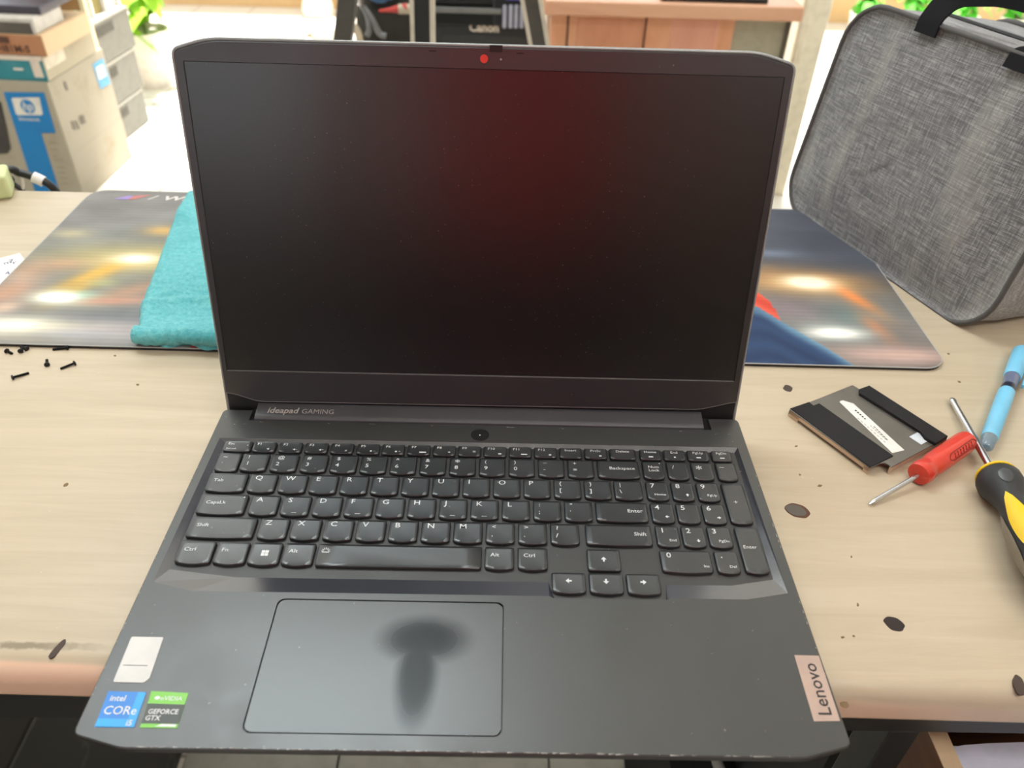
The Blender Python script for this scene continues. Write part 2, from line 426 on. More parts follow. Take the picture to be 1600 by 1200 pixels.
def deck():
    b = new()
    def loop(pts, z): return [b.verts.new((x, y, z)) for x, y in pts]
    def edges(vs): return [b.edges.new((vs[i], vs[(i+1) % len(vs)])) for i in range(len(vs))]
    o = loop(outer_r, Z); w = loop(wo, Z); p = loop(po, Z)
    bmesh.ops.triangle_fill(b, use_beauty=True, edges=edges(o)+edges(w)+edges(p), normal=(0, 0, 1))
    # outer side: small bevel, wall, under chamfer
    c = sum((Vector(q) for q in outer_r), Vector((0, 0)))/len(outer_r)
    def off(pts, d):
        out = []
        for i in range(len(pts)):
            a, q, e = Vector(pts[i-1]), Vector(pts[i]), Vector(pts[(i+1) % len(pts)])
            t = (e-a).normalized(); out.append((q.x+t.y*d, q.y-t.x*d))
        return out
    rings = [o, loop(off(outer_r, .0006), Z-.0006), loop(off(outer_r, .0004), .0180), loop(off(outer_r, -.013), .0038)]
    for A, B in zip(rings, rings[1:]):
        for i in range(len(A)): b.faces.new((A[i], A[(i+1) % len(A)], B[(i+1) % len(A)], B[i]))
    b.faces.new(rings[-1])
    return b
deck_o = obj('base_shell', deck(), MLAP, lap, True)
b = new()   # sloped bevel running round the keyboard
W1 = [b.verts.new((x, y, Z)) for x, y in wo]; W2 = [b.verts.new((x, y, Z-.0019)) for x, y in wi]
for i in range(len(W1)): b.faces.new((W1[i], W1[(i+1) % len(W1)], W2[(i+1) % len(W1)], W2[i]))
obj('keyboard_bevel', b, m_laptop('bevel_finish', (52, 55, 63), .16, spec=1.6), lap, True)
b = new(); prism(b, wi, Z-.0032, Z-.0019); kb = obj('keyboard_plate', b, MWELL, lap, True)
b = new(); prism(b, po, Z-.0022, Z-.0014); obj('touchpad_gap', b, MBLACK, lap, True)
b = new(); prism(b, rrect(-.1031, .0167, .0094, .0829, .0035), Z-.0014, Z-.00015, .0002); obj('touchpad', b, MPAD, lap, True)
b = new(); box(b, -.15, .15, .06, .07, 0, .0036, .001); box(b, -.15, -.11, .19, .2, 0, .0036, .001); box(b, .11, .15, .19, .2, 0, .0036, .001); obj('rubber_feet', b, MBLACK, lap, True)
b = new(); lathe(b, [(0, 0), (0, .0062), (.0003, .0060), (.0001, .0055), (.0001, 0)], (-.0003, .2178, Z), (-.0003, .2178, Z+1), 32)
pb = obj('power_button', b, MBLACK, lap, True)
b = new(); prism(b, ell(-.0003, .2172, .0005, .0005, 10), Z+.0001, Z+.0003); obj('power_light', b, MLEG, pb, True)

# keys ---------------------------------------------------------
KZ0, KZ1 = Z-.0019, Z+.0003
def keyshape(x0, x1, y0, y1, bulge=.0011, n=8):
    r = .0011; out = []
    for cx, cy, a in ((x1-r, y1-r, 0), (x0+r, y1-r, 90)):
        for i in range(4): t = math.radians(a+30*i); out.append((cx+r*math.cos(t), cy+r*math.sin(t)))
    r = .0020
    for i in range(4): t = math.radians(180+25*i); out.append((x0+r+r*math.cos(t), y0+r+r*math.sin(t)))
    for i in range(1, n):
        t = i/n; x = x0+r+(x1-x0-2*r)*t; out.append((x, y0-bulge*4*t*(1-t)*(1 if x1-x0 < .03 else .7)))
    for i in range(4): t = math.radians(285+25*i); out.append((x1-r+r*math.cos(t), y0+r+r*math.sin(t)))
    return out
def keycap(x0, x1, y0, y1, bulge=.0011):
    b = new(); base = keyshape(x0-.0004, x1+.0004, y0-.0002, y1+.0003, bulge); top = keyshape(x0+.0001, x1-.0001, y0+.0002, y1-.0001, bulge)
    cx, cy = (x0+x1)/2, (y0+y1)/2
    A = [b.verts.new((x, y, KZ0)) for x, y in base]; B = [b.verts.new((x, y, KZ1-.0005)) for x, y in base]
    Cc = [b.verts.new((x, y, KZ1)) for x, y in top]
    D = [b.verts.new((cx+(x-cx)*.8, cy+(y-cy)*.8, KZ1-.00015)) for x, y in top]
    for P, Q in ((A, B), (B, Cc), (Cc, D)):
        for i in range(len(P)): b.faces.new((P[i], P[(i+1) % len(P)], Q[(i+1) % len(P)], Q[i]))
    b.faces.new(D); return b
def legend(k, items):
    """items: (text, size, x, y, align)"""
    b = new()
    for s, size, x, y, al in items:
        if s == 'WIN':
            for i in (0, 1):
                for j in (0, 1): flat(b, [(x+i*.0021, y+j*.0021, 0), (x+i*.0021+.0019, y+j*.0021, 0), (x+i*.0021+.0019, y+j*.0021+.0019, 0), (x+i*.0021, y+j*.0021+.0019, 0)])
        elif s in ('UP', 'DN', 'LT', 'RT'):
            a = {'UP': 0, 'DN': PI, 'LT': PI/2, 'RT': -PI/2}[s]; sh = [(-.3, -1), (.3, -1), (.3, -.1), (1, -.1), (0, 1), (-1, -.1), (-.3, -.1)]
            flat(b, [(x+size*(u*math.cos(a)-v*math.sin(a)), y+size*(u*math.sin(a)+v*math.cos(a)), 0) for u, v in sh])
        elif s == 'DOT': flat(b, [(p[0], p[1], 0) for p in ell(x, y, size, size, 10)])
        elif s == 'BAR': flat(b, [(x, y, 0), (x+size, y, 0), (x+size, y+.0003, 0), (x, y+.0003, 0)])
        elif s == 'BLK': flat(b, [(x, y, 0), (x+size, y, 0), (x+size, y+.0011, 0), (x, y+.0011, 0)])
        elif s == 'SPK':
            flat(b, [(x, y-.0003, 0), (x+.0006, y-.0003, 0), (x+.0014, y-.001, 0), (x+.0014, y+.001, 0), (x+.0006, y+.0003, 0), (x, y+.0003, 0)])
        elif s == 'SUN':
            for q in range(7):
                a = PI*q/6; c, d = math.cos(a), math.sin(a)
                flat(b, [(x+c*.0012-d*.00018, y+d*.0012+c*.00018, 0), (x+c*.0012+d*.00018, y+d*.0012-c*.00018, 0), (x+c*.0025+d*.00018, y+d*.0025-c*.00018, 0), (x+c*.0025-d*.00018, y+d*.0025+c*.00018, 0)])
            flat(b, [(x-.0021, y-.0011, 0), (x+.0021, y-.0011, 0), (x+.0021, y-.0005, 0), (x-.0021, y-.0005, 0)])
        else: text(b, s, size*1.1, T(x, y, 0), size*.006, 1.14, al)
    for v in b.verts: v.co.z += KZ1+.00006
    obj('key_legend', b, MLEG, k, True)
def key(x0, x1, y0, y1, items, bulge=.0011):
    k = obj('keycap', keycap(x0, x1, y0, y1, bulge), MKEY, lap, True, 50)
    if items: legend(k, items)
    return k
KD = .0150
rows = {2: .1800, 3: .1617, 4: .1433, 5: .1250, 6: .1064}
P_ = .01896; KW = .0162
def std(x, y, up, lo=None):
    if up == '*': return [('*', .0060, x+.0030, y+KD-.0066, 'LEFT'), (lo, .0040, x+.0028, y+KD-.0105, 'LEFT')]
    it = []
    if lo is None: it = [(up, .0047, x+.0028, y+KD-.0052, 'LEFT')]
    else: it = [(up, .0036, x+.0030, y+KD-.0046, 'LEFT'), (lo, .0040, x+.0028, y+KD-.0105, 'LEFT')]
    return it
# number row
y = rows[2]
key(-.1667, -.1529, y-.0009, y+KD, [('~', .004, -.1640, y+KD-.005, 'LEFT'), ('`', .004, -.1640, y+KD-.0115, 'LEFT')])
for i, (u, l) in enumerate(zip('!@#$%^&*()\u2013+', '1234567890-=')):
    x = -.1511+P_*i; key(x, x+KW-.0002, y, y+KD, std(x, y, u, l))
key(.0766, .1028, y, y+KD, [('Backspace', .0032, .1004, y+.0070, 'RIGHT')])
# QWERTY
y = rows[3]
key(-.1672, -.1440, y, y+KD, [('Tab', .0032, -.1640, y+.0078, 'LEFT')])
for i, c in enumerate('QWERTYUIOP'):
    x = -.1417+P_*i; key(x, x+KW, y, y+KD, std(x, y, c))
for i, (u, l) in ((10, '{['), (11, '}]')):
    x = -.1417+P_*i; key(x, x+KW, y, y+KD, std(x, y, u, l))
x = .0856; key(x, .1023, y, y+KD, std(x, y, '|', '\\'))
# home row
y = rows[4]
key(-.1671, -.1391, y, y+KD, [('CapsLk', .0032, -.1632, y+.0075, 'LEFT'), ('DOT', .0005, -.1412, y+KD-.002, 0)])
for i, c in enumerate('ASDFGHJKL'):
    x = -.1360+P_*i; it = std(x, y, c)
    if c in 'FJSK': it.append(('BAR', .003, x+.0066, y+.0014, 0))
    key(x, x+KW, y, y+KD, it)
for i, (u, l) in ((9, ':;'), (10, '"\'')):
    x = -.1360+P_*i; key(x, x+KW, y, y+KD, std(x, y, u, l))
key(.0726, .1034, y, y+KD, [('Enter', .0034, .1008, y+.0070, 'RIGHT')])
# bottom letter row
y = rows[5]
key(-.1672, -.1291, y, y+KD, [('Shift', .0032, -.1630, y+.0078, 'LEFT')])
for i, c in enumerate('ZXCVBNM'):
    x = -.1262+P_*i; key(x, x+KW, y, y+KD, std(x, y, c))
for i, (u, l) in ((7, '<,'), (8, '>.'), (9, '?/')):
    x = -.1262+P_*i; key(x, x+KW, y, y+KD, std(x, y, u, l))
key(.0652, .1034, y, y+KD, [('Shift', .0034, .1008, y+.0070, 'RIGHT')])
# space row
y = rows[6]
for x0, x1, s in ((-.1673, -.1480, 'Ctrl'), (-.1461, -.1287, 'Fn'), (-.1269, -.1099, 'WIN'), (-.1080, -.0910, 'Alt'), (.0064, .0223, 'Alt'), (.0252, .0414, 'Ctrl')):
    it = [('WIN', .002, x0+.0065, y+.0055, 0)] if s == 'WIN' else [(s, .0033, x0+.0028, y+.0082, 'LEFT')]
    key(x0, x1, y, y+KD, it)
key(-.0887, .0038, y-.0006, y+KD, [('SUN', .002, -.0845, y+.0098, 0)], .0002)
# arrows
key(.0441, .0620, .0910, .1040, [('LT', .0017, .0530, .0985, 0)])
key(.0648, .0829, .0910, .1040, [('DN', .0017, .0738, .0985, 0)])
key(.0856, .1034, .0910, .1040, [('RT', .0017, .0945, .0985, 0)])
key(.0648, .0829, .1062, .1212, [('UP', .0017, .0738, .1140, 0)], .0002)
# function row
fx = [-166.5, -147.5, -130.6, -113.6, -96.9, -79.9, -63.6, -46.8, -30.1, -13.7, 3.1, 19.6, 36.1, 52.6, 69.1, 85.7, 105.5, 121.2, 136.9, 152.9]
fl = ['Esc']+['F%d' % i for i in range(1, 13)]+['Insert', 'PrtSc', 'Delete', 'Home', 'End', 'PgUp', 'PgDn']
sub = {0: [('FnLock', .0018, 'L')], 1: [('SPK', 0, 'R')], 2: [('SPK', 0, 'R'), ('\u2013', .002, 'R2')], 3: [('SPK', 0, 'R'), ('+', .002, 'R2')], 4: [('x', .0026, 'R')], 5: [('DOT', .0007, 'R'), ('\u2013', .002, 'R2')], 6: [('DOT', .0007, 'R'), ('+', .002, 'R2')],
       7: [('BLK', .0045, 'R-')], 8: [('+', .003, 'R')], 9: [('*', .004, 'R')], 10: [('BLK', .002, 'R')], 11: [('BLK', .004, 'R-')], 12: [('BLK', .0016, 'R')], 14: [('BLK', .0016, 'R')], 16: [('BLK', .003, 'C')], 17: [('BLK', .0012, 'C')], 18: [('BLK', .003, 'C')], 19: [('BLK', .003, 'C')]}
y = .1971
for i, (x, s) in enumerate(zip(fx, fl)):
    x0 = x/1000; x1 = .1654 if i == 19 else (.1022 if i == 15 else (-.1490 if i == 0 else x0+.0142))
    if i == 18 or i == 17 or i == 16: x1 = x0+.0135
    yt = y+.0091
    cen = s in ('Insert', 'PrtSc', 'Delete', 'Home', 'End', 'PgUp', 'PgDn')
    it = [(s, .0026, (x0+x1)/2 if cen else x0+.0022, yt-.0032, 'CENTER' if cen else 'LEFT')]
    for q in sub.get(i, []):
        if q[2] == 'L': it.append((q[0], q[1], x0+.0020, y+.0014, 'LEFT'))
        elif q[2] == 'R': it.append((q[0], q[1], x1-.0050, y+(.0024 if q[0] in ('SPK', 'DOT') else .0016), 'LEFT'))
        elif q[2] == 'R-': it.append((q[0], q[1], x1-.0066, y+.0016, 'LEFT'))
        elif q[2] == 'R2': it.append((q[0], q[1], x1-.0034, y+.0018, 'LEFT'))
        else: it.append((q[0], q[1], (x0+x1)/2-q[1]/2, y+.0018, 'LEFT'))
    if i == 0: it.append(('DOT', .0004, x1-.0024, y+.0055, 0))
    key(x0, x1, y, yt, it, .0004)
# number pad
def num(x, w, r, big, small=None, arrow=None):
    y = rows[r]; it = [(big, .0047, x+.0022, y+KD-.0052, 'LEFT')]
    if small: it.append((small, .0023, x+w-.0016, y+.0032, 'RIGHT'))
    if arrow: it.append((arrow, .0012, x+w-.0042, y+.0040, 0))
    key(x, x+w, y, y+KD, it)
y = rows[2]
key(.1058, .1186, y, y+KD, [('Num', .0028, .1090, y+.0090, 'LEFT'), ('Lock', .0028, .1090, y+.0060, 'LEFT'), ('DOT', .0004, .1168, y+KD-.0018, 0)])
key(.1216, .1344, y, y+KD, [('/', .0040, .1246, y+KD-.0062, 'LEFT')])
key(.1376, .1504, y, y+KD, [('*', .0075, .1400, y+KD-.0090, 'LEFT')])
key(.1536, .1656, y, y+KD, [('\u2013', .0045, .1555, y+KD-.0055, 'LEFT')])
num(.1058, .0130, 3, '7', 'Home'); num(.1217, .0130, 3, '8', None, 'UP'); num(.1376, .0130, 3, '9', 'PgUp')
num(.1063, .0130, 4, '4', None, 'LT'); num(.1220, .0130, 4, '5'); num(.1378, .0130, 4, '6', None, 'RT')
num(.1068, .0128, 5, '1', 'End'); num(.1222, .0128, 5, '2', None, 'DN'); num(.1376, .0130, 5, '3', 'PgDn')
key(.1069, .1352, rows[6], rows[6]+KD, [('0', .0047, .1100, rows[6]+KD-.0052, 'LEFT'), ('Ins', .0023, .1336, rows[6]+.0032, 'RIGHT')])
key(.1383, .1508, rows[6], rows[6]+KD, [('.', .0060, .1410, rows[6]+KD-.0048, 'LEFT'), ('Del', .0023, .1492, rows[6]+.0032, 'RIGHT')])
key(.1537, .1666, rows[4]+.0004, .1766, [('+', .0040, .1580, .1590, 'LEFT')])
key(.1542, .1672, rows[6]+.0004, rows[5]+KD, [('Enter', .0029, .1560, .1240, 'LEFT')])

# stickers on the palm rest
sz = Z+.00005
b = new(); prism(b, round_poly(L([(-172.6, 58.4), (-172.0, 33.1), (-157.1, 33.0), (-155.2, 35.4), (-156.3, 58.4)]), .0009), Z, Z+.0003)
o = obj('sticker', b, mat('sticker_white', (214, 213, 211), .45), lap, True, label='white sticker with a thin line')
b = new(); prism(b, L([(-170.5, 42.0), (-170.5, 42.35), (-158.6, 42.35), (-158.6, 42.0)]), Z+.0003, Z+.00036); obj('sticker_line', b, MBLACK, o, True)
def sticker(pts, m, label):
    b = new(); prism(b, L(pts), Z, Z+.00025); return obj('sticker', b, m, lap, True, label=label)
o = sticker([(-172.3, 28.3), (-171.6, 10.4), (-153.3, 10.4), (-154.1, 28.1)], mat('sticker_blue', (0, 122, 212), .35), 'blue processor sticker')
b = new(); prism(b, L([(-157.6, 10.6), (-153.5, 10.6), (-154.2, 28), (-157.9, 28)]), Z+.00025, Z+.0003); prism(b, L([(-171.5, 10.5), (-157.6, 10.5), (-157.7, 14.5), (-171.6, 14.5)]), Z+.00025, Z+.0003)
obj('sticker_band', b, mat('sticker_cyan', (0, 160, 232), .35), o, True)
b = new(); text(b, 'intel', .0043, T(-.1700, .0233, Z+.00035), .00006, 1.0); text(b, 'CORe', .0060, T(-.1706, .0166, Z+.00035), .00004, 1.0); text(b, 'i5', .0040, T(-.1578, .0112, Z+.00035), .00008, 1.0)
obj('sticker_text', b, MLEG, o, True)
o = sticker([(-151.9, 28.7), (-150.7, 10.4), (-133.5, 10.4), (-133.9, 28.0)], mat('sticker_green', (112, 190, 40), .35), 'green and grey graphics sticker')
b = new(); prism(b, L([(-151.4, 22.3), (-150.8, 12.4), (-133.6, 12.4), (-133.8, 22.0)]), Z+.00025, Z+.0003); obj('sticker_band', b, m_card('sticker_grey', (96, 102, 102), (150, 158, 156), .8), o, True)
b = new(); text(b, 'nVIDIA', .0031, T(-.1461, .0240, Z+.00035), .00003, 1.1); text(b, 'GEFORCE', .0034, T(-.1497, .0172, Z+.00035), .00006, .96); text(b, 'GTX', .0034, T(-.1499, .0140, Z+.00035), .00006, 1.0)
prism(b, ell(-.1478, .0252, .0014, .0009, 14), Z+.0003, Z+.00034); prism(b, L([(-144.0, 11.0), (-134.4, 11.0), (-134.4, 12.2), (-141.5, 12.2)]), Z+.00025, Z+.0003)
obj('sticker_text', b, MLEG, o, True)
b = new(); prism(b, L([(166.4, 54.4), (166.0, 18.8), (178.7, 19.2), (179.0, 54.3)]), Z, Z+.00025)
o = obj('brand_plate', b, mat('copper_pink_plate', (188, 164, 152), .38, .2), lap, True)
b = new(); text(b, 'Lenovo', .0093, T(.1757, .0215, Z+.0003) @ Matrix.Rotation(PI/2, 4, 'Z'), .00010, 1.02); obj('plate_text', b, mat('plate_text_dark', (48, 42, 44), .5), o, True)
# scuffs along the worn edges of the base
b = new()
for k in range(150):
    side = random.choice('lfffffrb')
    if side == 'f': x = random.uniform(-.15, .155); q = [(x, .0012+random.random()*.0004), (x+random.uniform(.0004, .006), .0012+random.random()*.0004)]
    elif side == 'l': yy = random.triangular(.008, .2, .02); q = [(-.1797+yy*.0133, yy), (-.1796+yy*.0133, yy+random.uniform(.0004, .0016))]
    elif side == 'r': yy = random.triangular(.008, .2, .09); q = [(.1794-yy*.0095, yy), (.1794-yy*.0095, yy+random.uniform(.0004, .003))]
    else: x = random.uniform(-.17, .17); yy = .2265 if abs(x) < .155 else .224; q = [(x, yy-random.random()*.001), (x+random.uniform(.0005, .003), yy-random.random()*.001)]
    (x0, y0), (x1, y1) = q; d = Vector((x1-x0, y1-y0)).normalized()*random.uniform(.0001, .0003)
    flat(b, [(x0-d.y, y0+d.x, Z+.0001), (x0+d.y, y0-d.x, Z+.0001), (x1, y1, Z+.0001)])
obj('scuffs', b, mat('worn_metal', (176, 174, 168), .4), lap, True)

# lid ----------------------------------------------------------
TH = math.radians(76.74)
LM = Matrix(((1, 0, 0, 0), (0, math.cos(TH), -math.sin(TH), .225), (0, math.sin(TH), math.cos(TH), -.045708), (0, 0, 0, 1)))   # local (x, v, out) ; out faces the viewer
lid_out = L([(-178.8, 297.6), (-158, 303.6), (157, 303.9), (178.8, 297.8), (177.4, 80), (177.0, 61), (-176.2, 61), (-176.6, 80)])
def lid_frame():
    b = new()
    def loop(pts, z): return [b.verts.new((x, y, z)) for x, y in pts]
    def edges(vs): return [b.edges.new((vs[i], vs[(i+1) % len(vs)])) for i in range(len(vs))]
    def mk(d): return round_poly([(x-math.copysign(d, x), y-(d if y > .2 else 0)) for x, y in L([(-178.8, 297.6), (-158, 303.6), (157, 303.9), (178.8, 297.8), (176.9, 81.5), (152, 75.3), (-155, 74.2), (-176.3, 80.8)])], [.004, .008, .008, .004, .001, .003, .003, .001], 4)
    o = loop(mk(.0012), 0); s = loop(L([(-172.6, 97.2), (172.2, 97.2), (173.6, 291.6), (-173.0, 291.6)]), 0)
    bmesh.ops.triangle_fill(b, use_beauty=True, edges=edges(o)+edges(s), normal=(0, 0, 1))
    s2 = loop(L([(-172.2, 97.7), (171.8, 97.7), (173.2, 291.2), (-172.6, 291.2)]), -.0008)
    for i in range(4): b.faces.new((s[i], s[(i+1) % 4], s2[(i+1) % 4], s2[i]))
    o2 = loop(mk(.0006), -.0010)
    for i in range(len(o)): b.faces.new((o[i], o[(i+1) % len(o)], o2[(i+1) % len(o)], o2[i]))
    b.transform(LM); return b
obj('screen_bezel', lid_frame(), MLID, lap, True)
b = new(); prism(b, L([(-174, 96), (174, 96), (175, 293), (-175, 293)]), -.0016, -.0008, M=LM); obj('screen', b, MSCR, lap, True)
b = new(); prism(b, round_poly(lid_out, [.004, .008, .008, .004, .002, .001, .001, .002], 4), -.0072, -.0012, .0008, M=LM, top_only=True)
obj('lid_shell', b, m_laptop('lid_shell_finish', (92, 92, 92), .25, spec=1.0), lap, True)
b = new(); prism(b, rrect(-.176, .1768, .0615, .084, .0005, 1), -.0040, -.0011, M=LM); obj('hinge_trim', b, MBLACK, lap, True)
# hinge bar
b = new()
sec = [(.2296, .0175), (.2287, .0190), (.2285, .0207), (.2292, .0222), (.2305, .0230), (.2325, .0236), (.2425, .0253), (.2430, .0215), (.2430, .0160)]
A = [b.verts.new((-.1540, y, z)) for y, z in sec]; B = [b.verts.new((.1525, y, z)) for y, z in sec]
for i in range(len(sec)): b.faces.new((A[i], A[(i+1) % len(sec)], B[(i+1) % len(sec)], B[i]))
b.faces.new(A); b.faces.new(B[::-1])
hb = obj('hinge_bar', b, MHINGE, lap, True, 30)
HM = basis(Vector((-.1463, .2334, .0239)), (1, 0, 0), (0, .9857, .1675))
b = new(); text(b, 'ideapad', .0070, HM, .00012, .98, shear=.15); text(b, 'GAMING', .0058, HM @ T(.0233, 0, 0), -.00003, .98)
for v in b.verts: v.co.z += .0002
obj('hinge_text', b, mat('silver_print', (176, 172, 168), .4), hb, True)
b = new(); prism(b, L([(-172.3, 97.0), (171.9, 97.0), (171.9, 97.5), (-172.3, 97.5)]), -.0002, .0002, M=LM); obj('bezel_highlight_wear', b, mat('grey_highlight_wear', (112, 108, 110), .4), lap, True)  # highlight along the screen's bottom edge, painted as a thin grey strip
b = new(); tube(b, [LM @ Vector((x/1000, v/1000, -.0001)) for x, v in ((-176.2, 80.9), (-168, 79.4), (-156, 75.2), (-150, 74.4), (148, 75.4), (154, 76.2), (170, 80.6), (176.4, 81.7))], .00028, 6); obj('bezel_highlight_wear', b, MATS['grey_highlight_wear'], lap, True)  # grey line for the bezel's worn lower edge and its painted highlight
b = new(); box(b, -.1588, .1588, .2262, .2440, .0100, .0202); obj('hinge_recess', b, MBLACK, lap, True)
b = new(); tube(b, [LM @ Vector((x, y, -.0016)) for x, y in round_poly(L([(-175.4, 62), (-178.6, 297.6), (-158, 303.6), (157, 303.9), (178.6, 297.8), (176.2, 62)]), [0, .004, .008, .008, .004, 0], 5)], .0011, 8); obj('lid_rim', b, mat('silver_rim', (150, 153, 152), .22, .3, spec=.8), lap, True, 60, label='pale silver rim along the lid top')  # silver tube following the lid outline
# webcam
b = new(); prism(b, ell(-.0006, .2970, .0023, .0023, 20), 0, .0004, M=LM); wc = obj('webcam_slider', b, mat('red_shutter', (226, 62, 50), .5), lap, True, label='red camera shutter')
b = new(); prism(b, ell(.0090, .2969, .0006, .0006, 10), 0, .0003, M=LM); obj('camera_light', b, mat('grey_dot', (150, 148, 150), .5), lap, True)
b = new(); prism(b, L([(2.5, 300.6), (9.8, 300.6), (9.8, 304.4), (2.5, 304.4)]), -.0030, .0003, M=LM); obj('shutter_switch', b, MBLACK, lap, True)
b = new()
for x in (-.030, .020): prism(b, rrect(x-.002, x+.002, .3000, .3007, .0003, 2), 0, .0002, M=LM)
obj('microphone_slots', b, MBLACK, lap, True)

# ------------------------------------------------------------ mouse pad with blurred night-street print
def blobs(x, y):
    """print colour at a point of the pad"""
    def mixc(a, b, t): return tuple(a[i]*(1-t)+b[i]*t for i in range(3))
    u = (y-.335)/.28
    c = mixc((140, 140, 138), (136, 133, 130), u)
    c = mixc(c, (122, 128, 122), max(0, 1-abs(u-.45)/.35)*.6)
    if x > .15: c = mixc(c, (74, 78, 90), min(1, max(0, (y-.42)/.05))*.9)
    if x > .15: c = mixc(c, (120, 112, 108), max(0, 1-u*2.2))
    for cx, cy, rx, ry, a, col, k in BL:
        dx, dy = x-cx, y-cy; ca, sa = math.cos(a), math.sin(a)
        e = ((dx*ca+dy*sa)/rx)**2+((-dx*sa+dy*ca)/ry)**2
        if e < 4: c = mixc(c, col, min(1, k*math.exp(-e*1.3)))
    n = noise.fractal(Vector((x*14, y*34, 3)), 1, 2, 4); c = tuple(v*(1+.10*n) for v in c)
    # dark blue shape with a red rim (right)
    if x > .1:
        def ip(P, x):
            for (xa, ya), (xb, yb) in zip(P, P[1:]):
                if x <= xb: return ya+(yb-ya)*(x-xa)/(xb-xa)
            return -9
        ed, e2 = ip(EDGE, x), ip(RED, x); d = ed-y
        w = .5+.5*math.sin(d*210+x*60)
        if d > -.0012:
            t = min(1, max(0, (d+.0012)/.0024)); cc = mixc((112, 152, 178), (40, 58, 92), min(1, d/.020+.15*n)); cc = mixc(cc, (62, 92, 130), w*.35)
            c = mixc(c, cc, t)
        elif y < e2: c = mixc((206, 72, 56), (226, 96, 72), w)
    if x < -.17 and x > -.235 and y < .345: c = (205, 80, 70)
    return c
def P2(px, py): p = at(px, py, .0025); return p.x, p.y
BL = []
for px, py, rx, ry, a, col, k in (
    (212, 407, .024, .011, 0, (252, 246, 226), 1.2), (205, 407, .075, .026, 0, (232, 196, 112), .8), (150, 430, .050, .012, .9, (226, 178, 86), .9), (118, 455, .035, .012, 1.1, (214, 168, 84), .8),
    (88, 468, .020, .010, 0, (250, 250, 244), 1.5), (120, 470, .028, .012, 0, (150, 230, 200), .9), (175, 473, .050, .009, .1, (204, 152, 132), .9), (215, 455, .050, .014, .5, (206, 158, 128), .7),
    (95, 415, .025, .014, 0, (206, 160, 128), .7), (45, 425, .022, .022, .5, (196, 160, 134), .8), (10, 460, .030, .022, 1.0, (192, 150, 124), .9), (5, 485, .015, .012, 0, (222, 190, 168), .9),
    (20, 512, .040, .013, 0, (250, 244, 224), 1.1), (60, 515, .05, .022, 0, (230, 206, 150), .5), (160, 445, .018, .010, 0, (196, 196, 140), .6), (255, 363, .022, .012, 0, (228, 184, 112), .9), (110, 368, .022, .012, 0, (186, 170, 130), .6),
    (130, 500, .1, .014, 0, (96, 104, 116), .5), (200, 520, .06, .016, 0, (190, 178, 176), .7), (100, 525, .05, .01, 0, (160, 164, 180), .5), (170, 395, .07, .02, .2, (150, 150, 120), .4),
    (1262, 440, .026, .013, 0, (255, 246, 216), 1.5), (1262, 440, .070, .026, 0, (226, 164, 90), .85), (1190, 430, .04, .025, 0, (196, 150, 100), .6), (1335, 465, .036, .010, -1.1, (228, 140, 80), 1.0), (1362, 505, .028, .010, -1.3, (206, 130, 90), .9),
    (1305, 519, .026, .009, 0, (250, 246, 238), 1.5), (1305, 519, .04, .018, 0, (170, 196, 196), .6), (1400, 552, .06, .015, 0, (224, 186, 174), .8), (1230, 480, .04, .02, 0, (138, 116, 128), .5), (1330, 490, .03, .02, 0, (96, 128, 128), .5), (1200, 395, .04, .01, 0, (130, 140, 158), .7)):
    x, y = P2(px, py); BL.append((x, y, rx, ry, a, col, k))
EDGE = [(.09, .408)]+[P2(*q) for q in ((1163, 473), (1185, 480), (1232, 508), (1290, 541), (1348, 578))]
RED = [(.09, .425)]+[P2(*q) for q in ((1163, 448), (1185, 457), (1203, 470), (1217, 495))]
BL.sort(key=lambda q: q[5][2] > 212 and q[5][0] > 244)
b = new(); NX, NY = 520, 180; X0, X1, Y0, Y1 = -.430, .3735, .3330, .6150; R = .018
pad_out = rrect(X0, X1, Y0, Y1, R, 8)
def inside(x, y):
    dx = max(X0+R-x, x-X1+R, 0); dy = max(Y0+R-y, y-Y1+R, 0); return math.hypot(dx, dy)
vs = {}
for i in range(NX+1):
    for j in range(NY+1):
        x = X0+(X1-X0)*i/NX; y = Y0+(Y1-Y0)*j/NY
        d = inside(x, y)
        if d > R:   # pull onto the rounded corner
            cx = min(max(x, X0+R), X1-R); cy = min(max(y, Y0+R), Y1-R); q = Vector((x-cx, y-cy)).normalized()*R; x, y = cx+q.x, cy+q.y
        edge = i in (0, NX) or j in (0, NY)
        vs[i, j] = b.verts.new((x, y, .0031-(.0003 if edge else 0)))
for i in range(NX):
    for j in range(NY): b.faces.new((vs[i, j], vs[i+1, j], vs[i+1, j+1], vs[i, j+1]))
pad = thing('mouse_pad', 'large mouse pad printed with blurred night street lights, lying behind the laptop', 'mouse pad', (-.03, .47, 0))
n = NT('pad_print', .75); vc = n.t.nodes.new('ShaderNodeVertexColor'); vc.layer_name = 'print'
rib = n.t.nodes.new('ShaderNodeTexWave'); rib.bands_direction = 'Y'; rib.inputs['Scale'].default_value = 55; n.link(n.tc.outputs['Object'], rib.inputs['Vector'])
n.color(n.mix(n.math('MULTIPLY', rib.outputs['Fac'], .10), vc.outputs['Color'], (60, 60, 66))); n.b.inputs['Specular IOR Level'].default_value = .25
for e in [v for v in b.verts]: pass
po_ = obj('printed_surface', b, n.m, pad, True)
ca = po_.data.color_attributes.new('print', 'FLOAT_COLOR', 'POINT')
for v in po_.data.vertices:
    w = v.co+Vector((-.03, .47, 0)); c = blobs(w.x, w.y); ca.data[v.index].color = lin([max(0, min(255, q)) for q in c])
b = new(); prism(b, pad_out, .0, .0027); obj('rubber_base', b, MBLACK, pad, True)
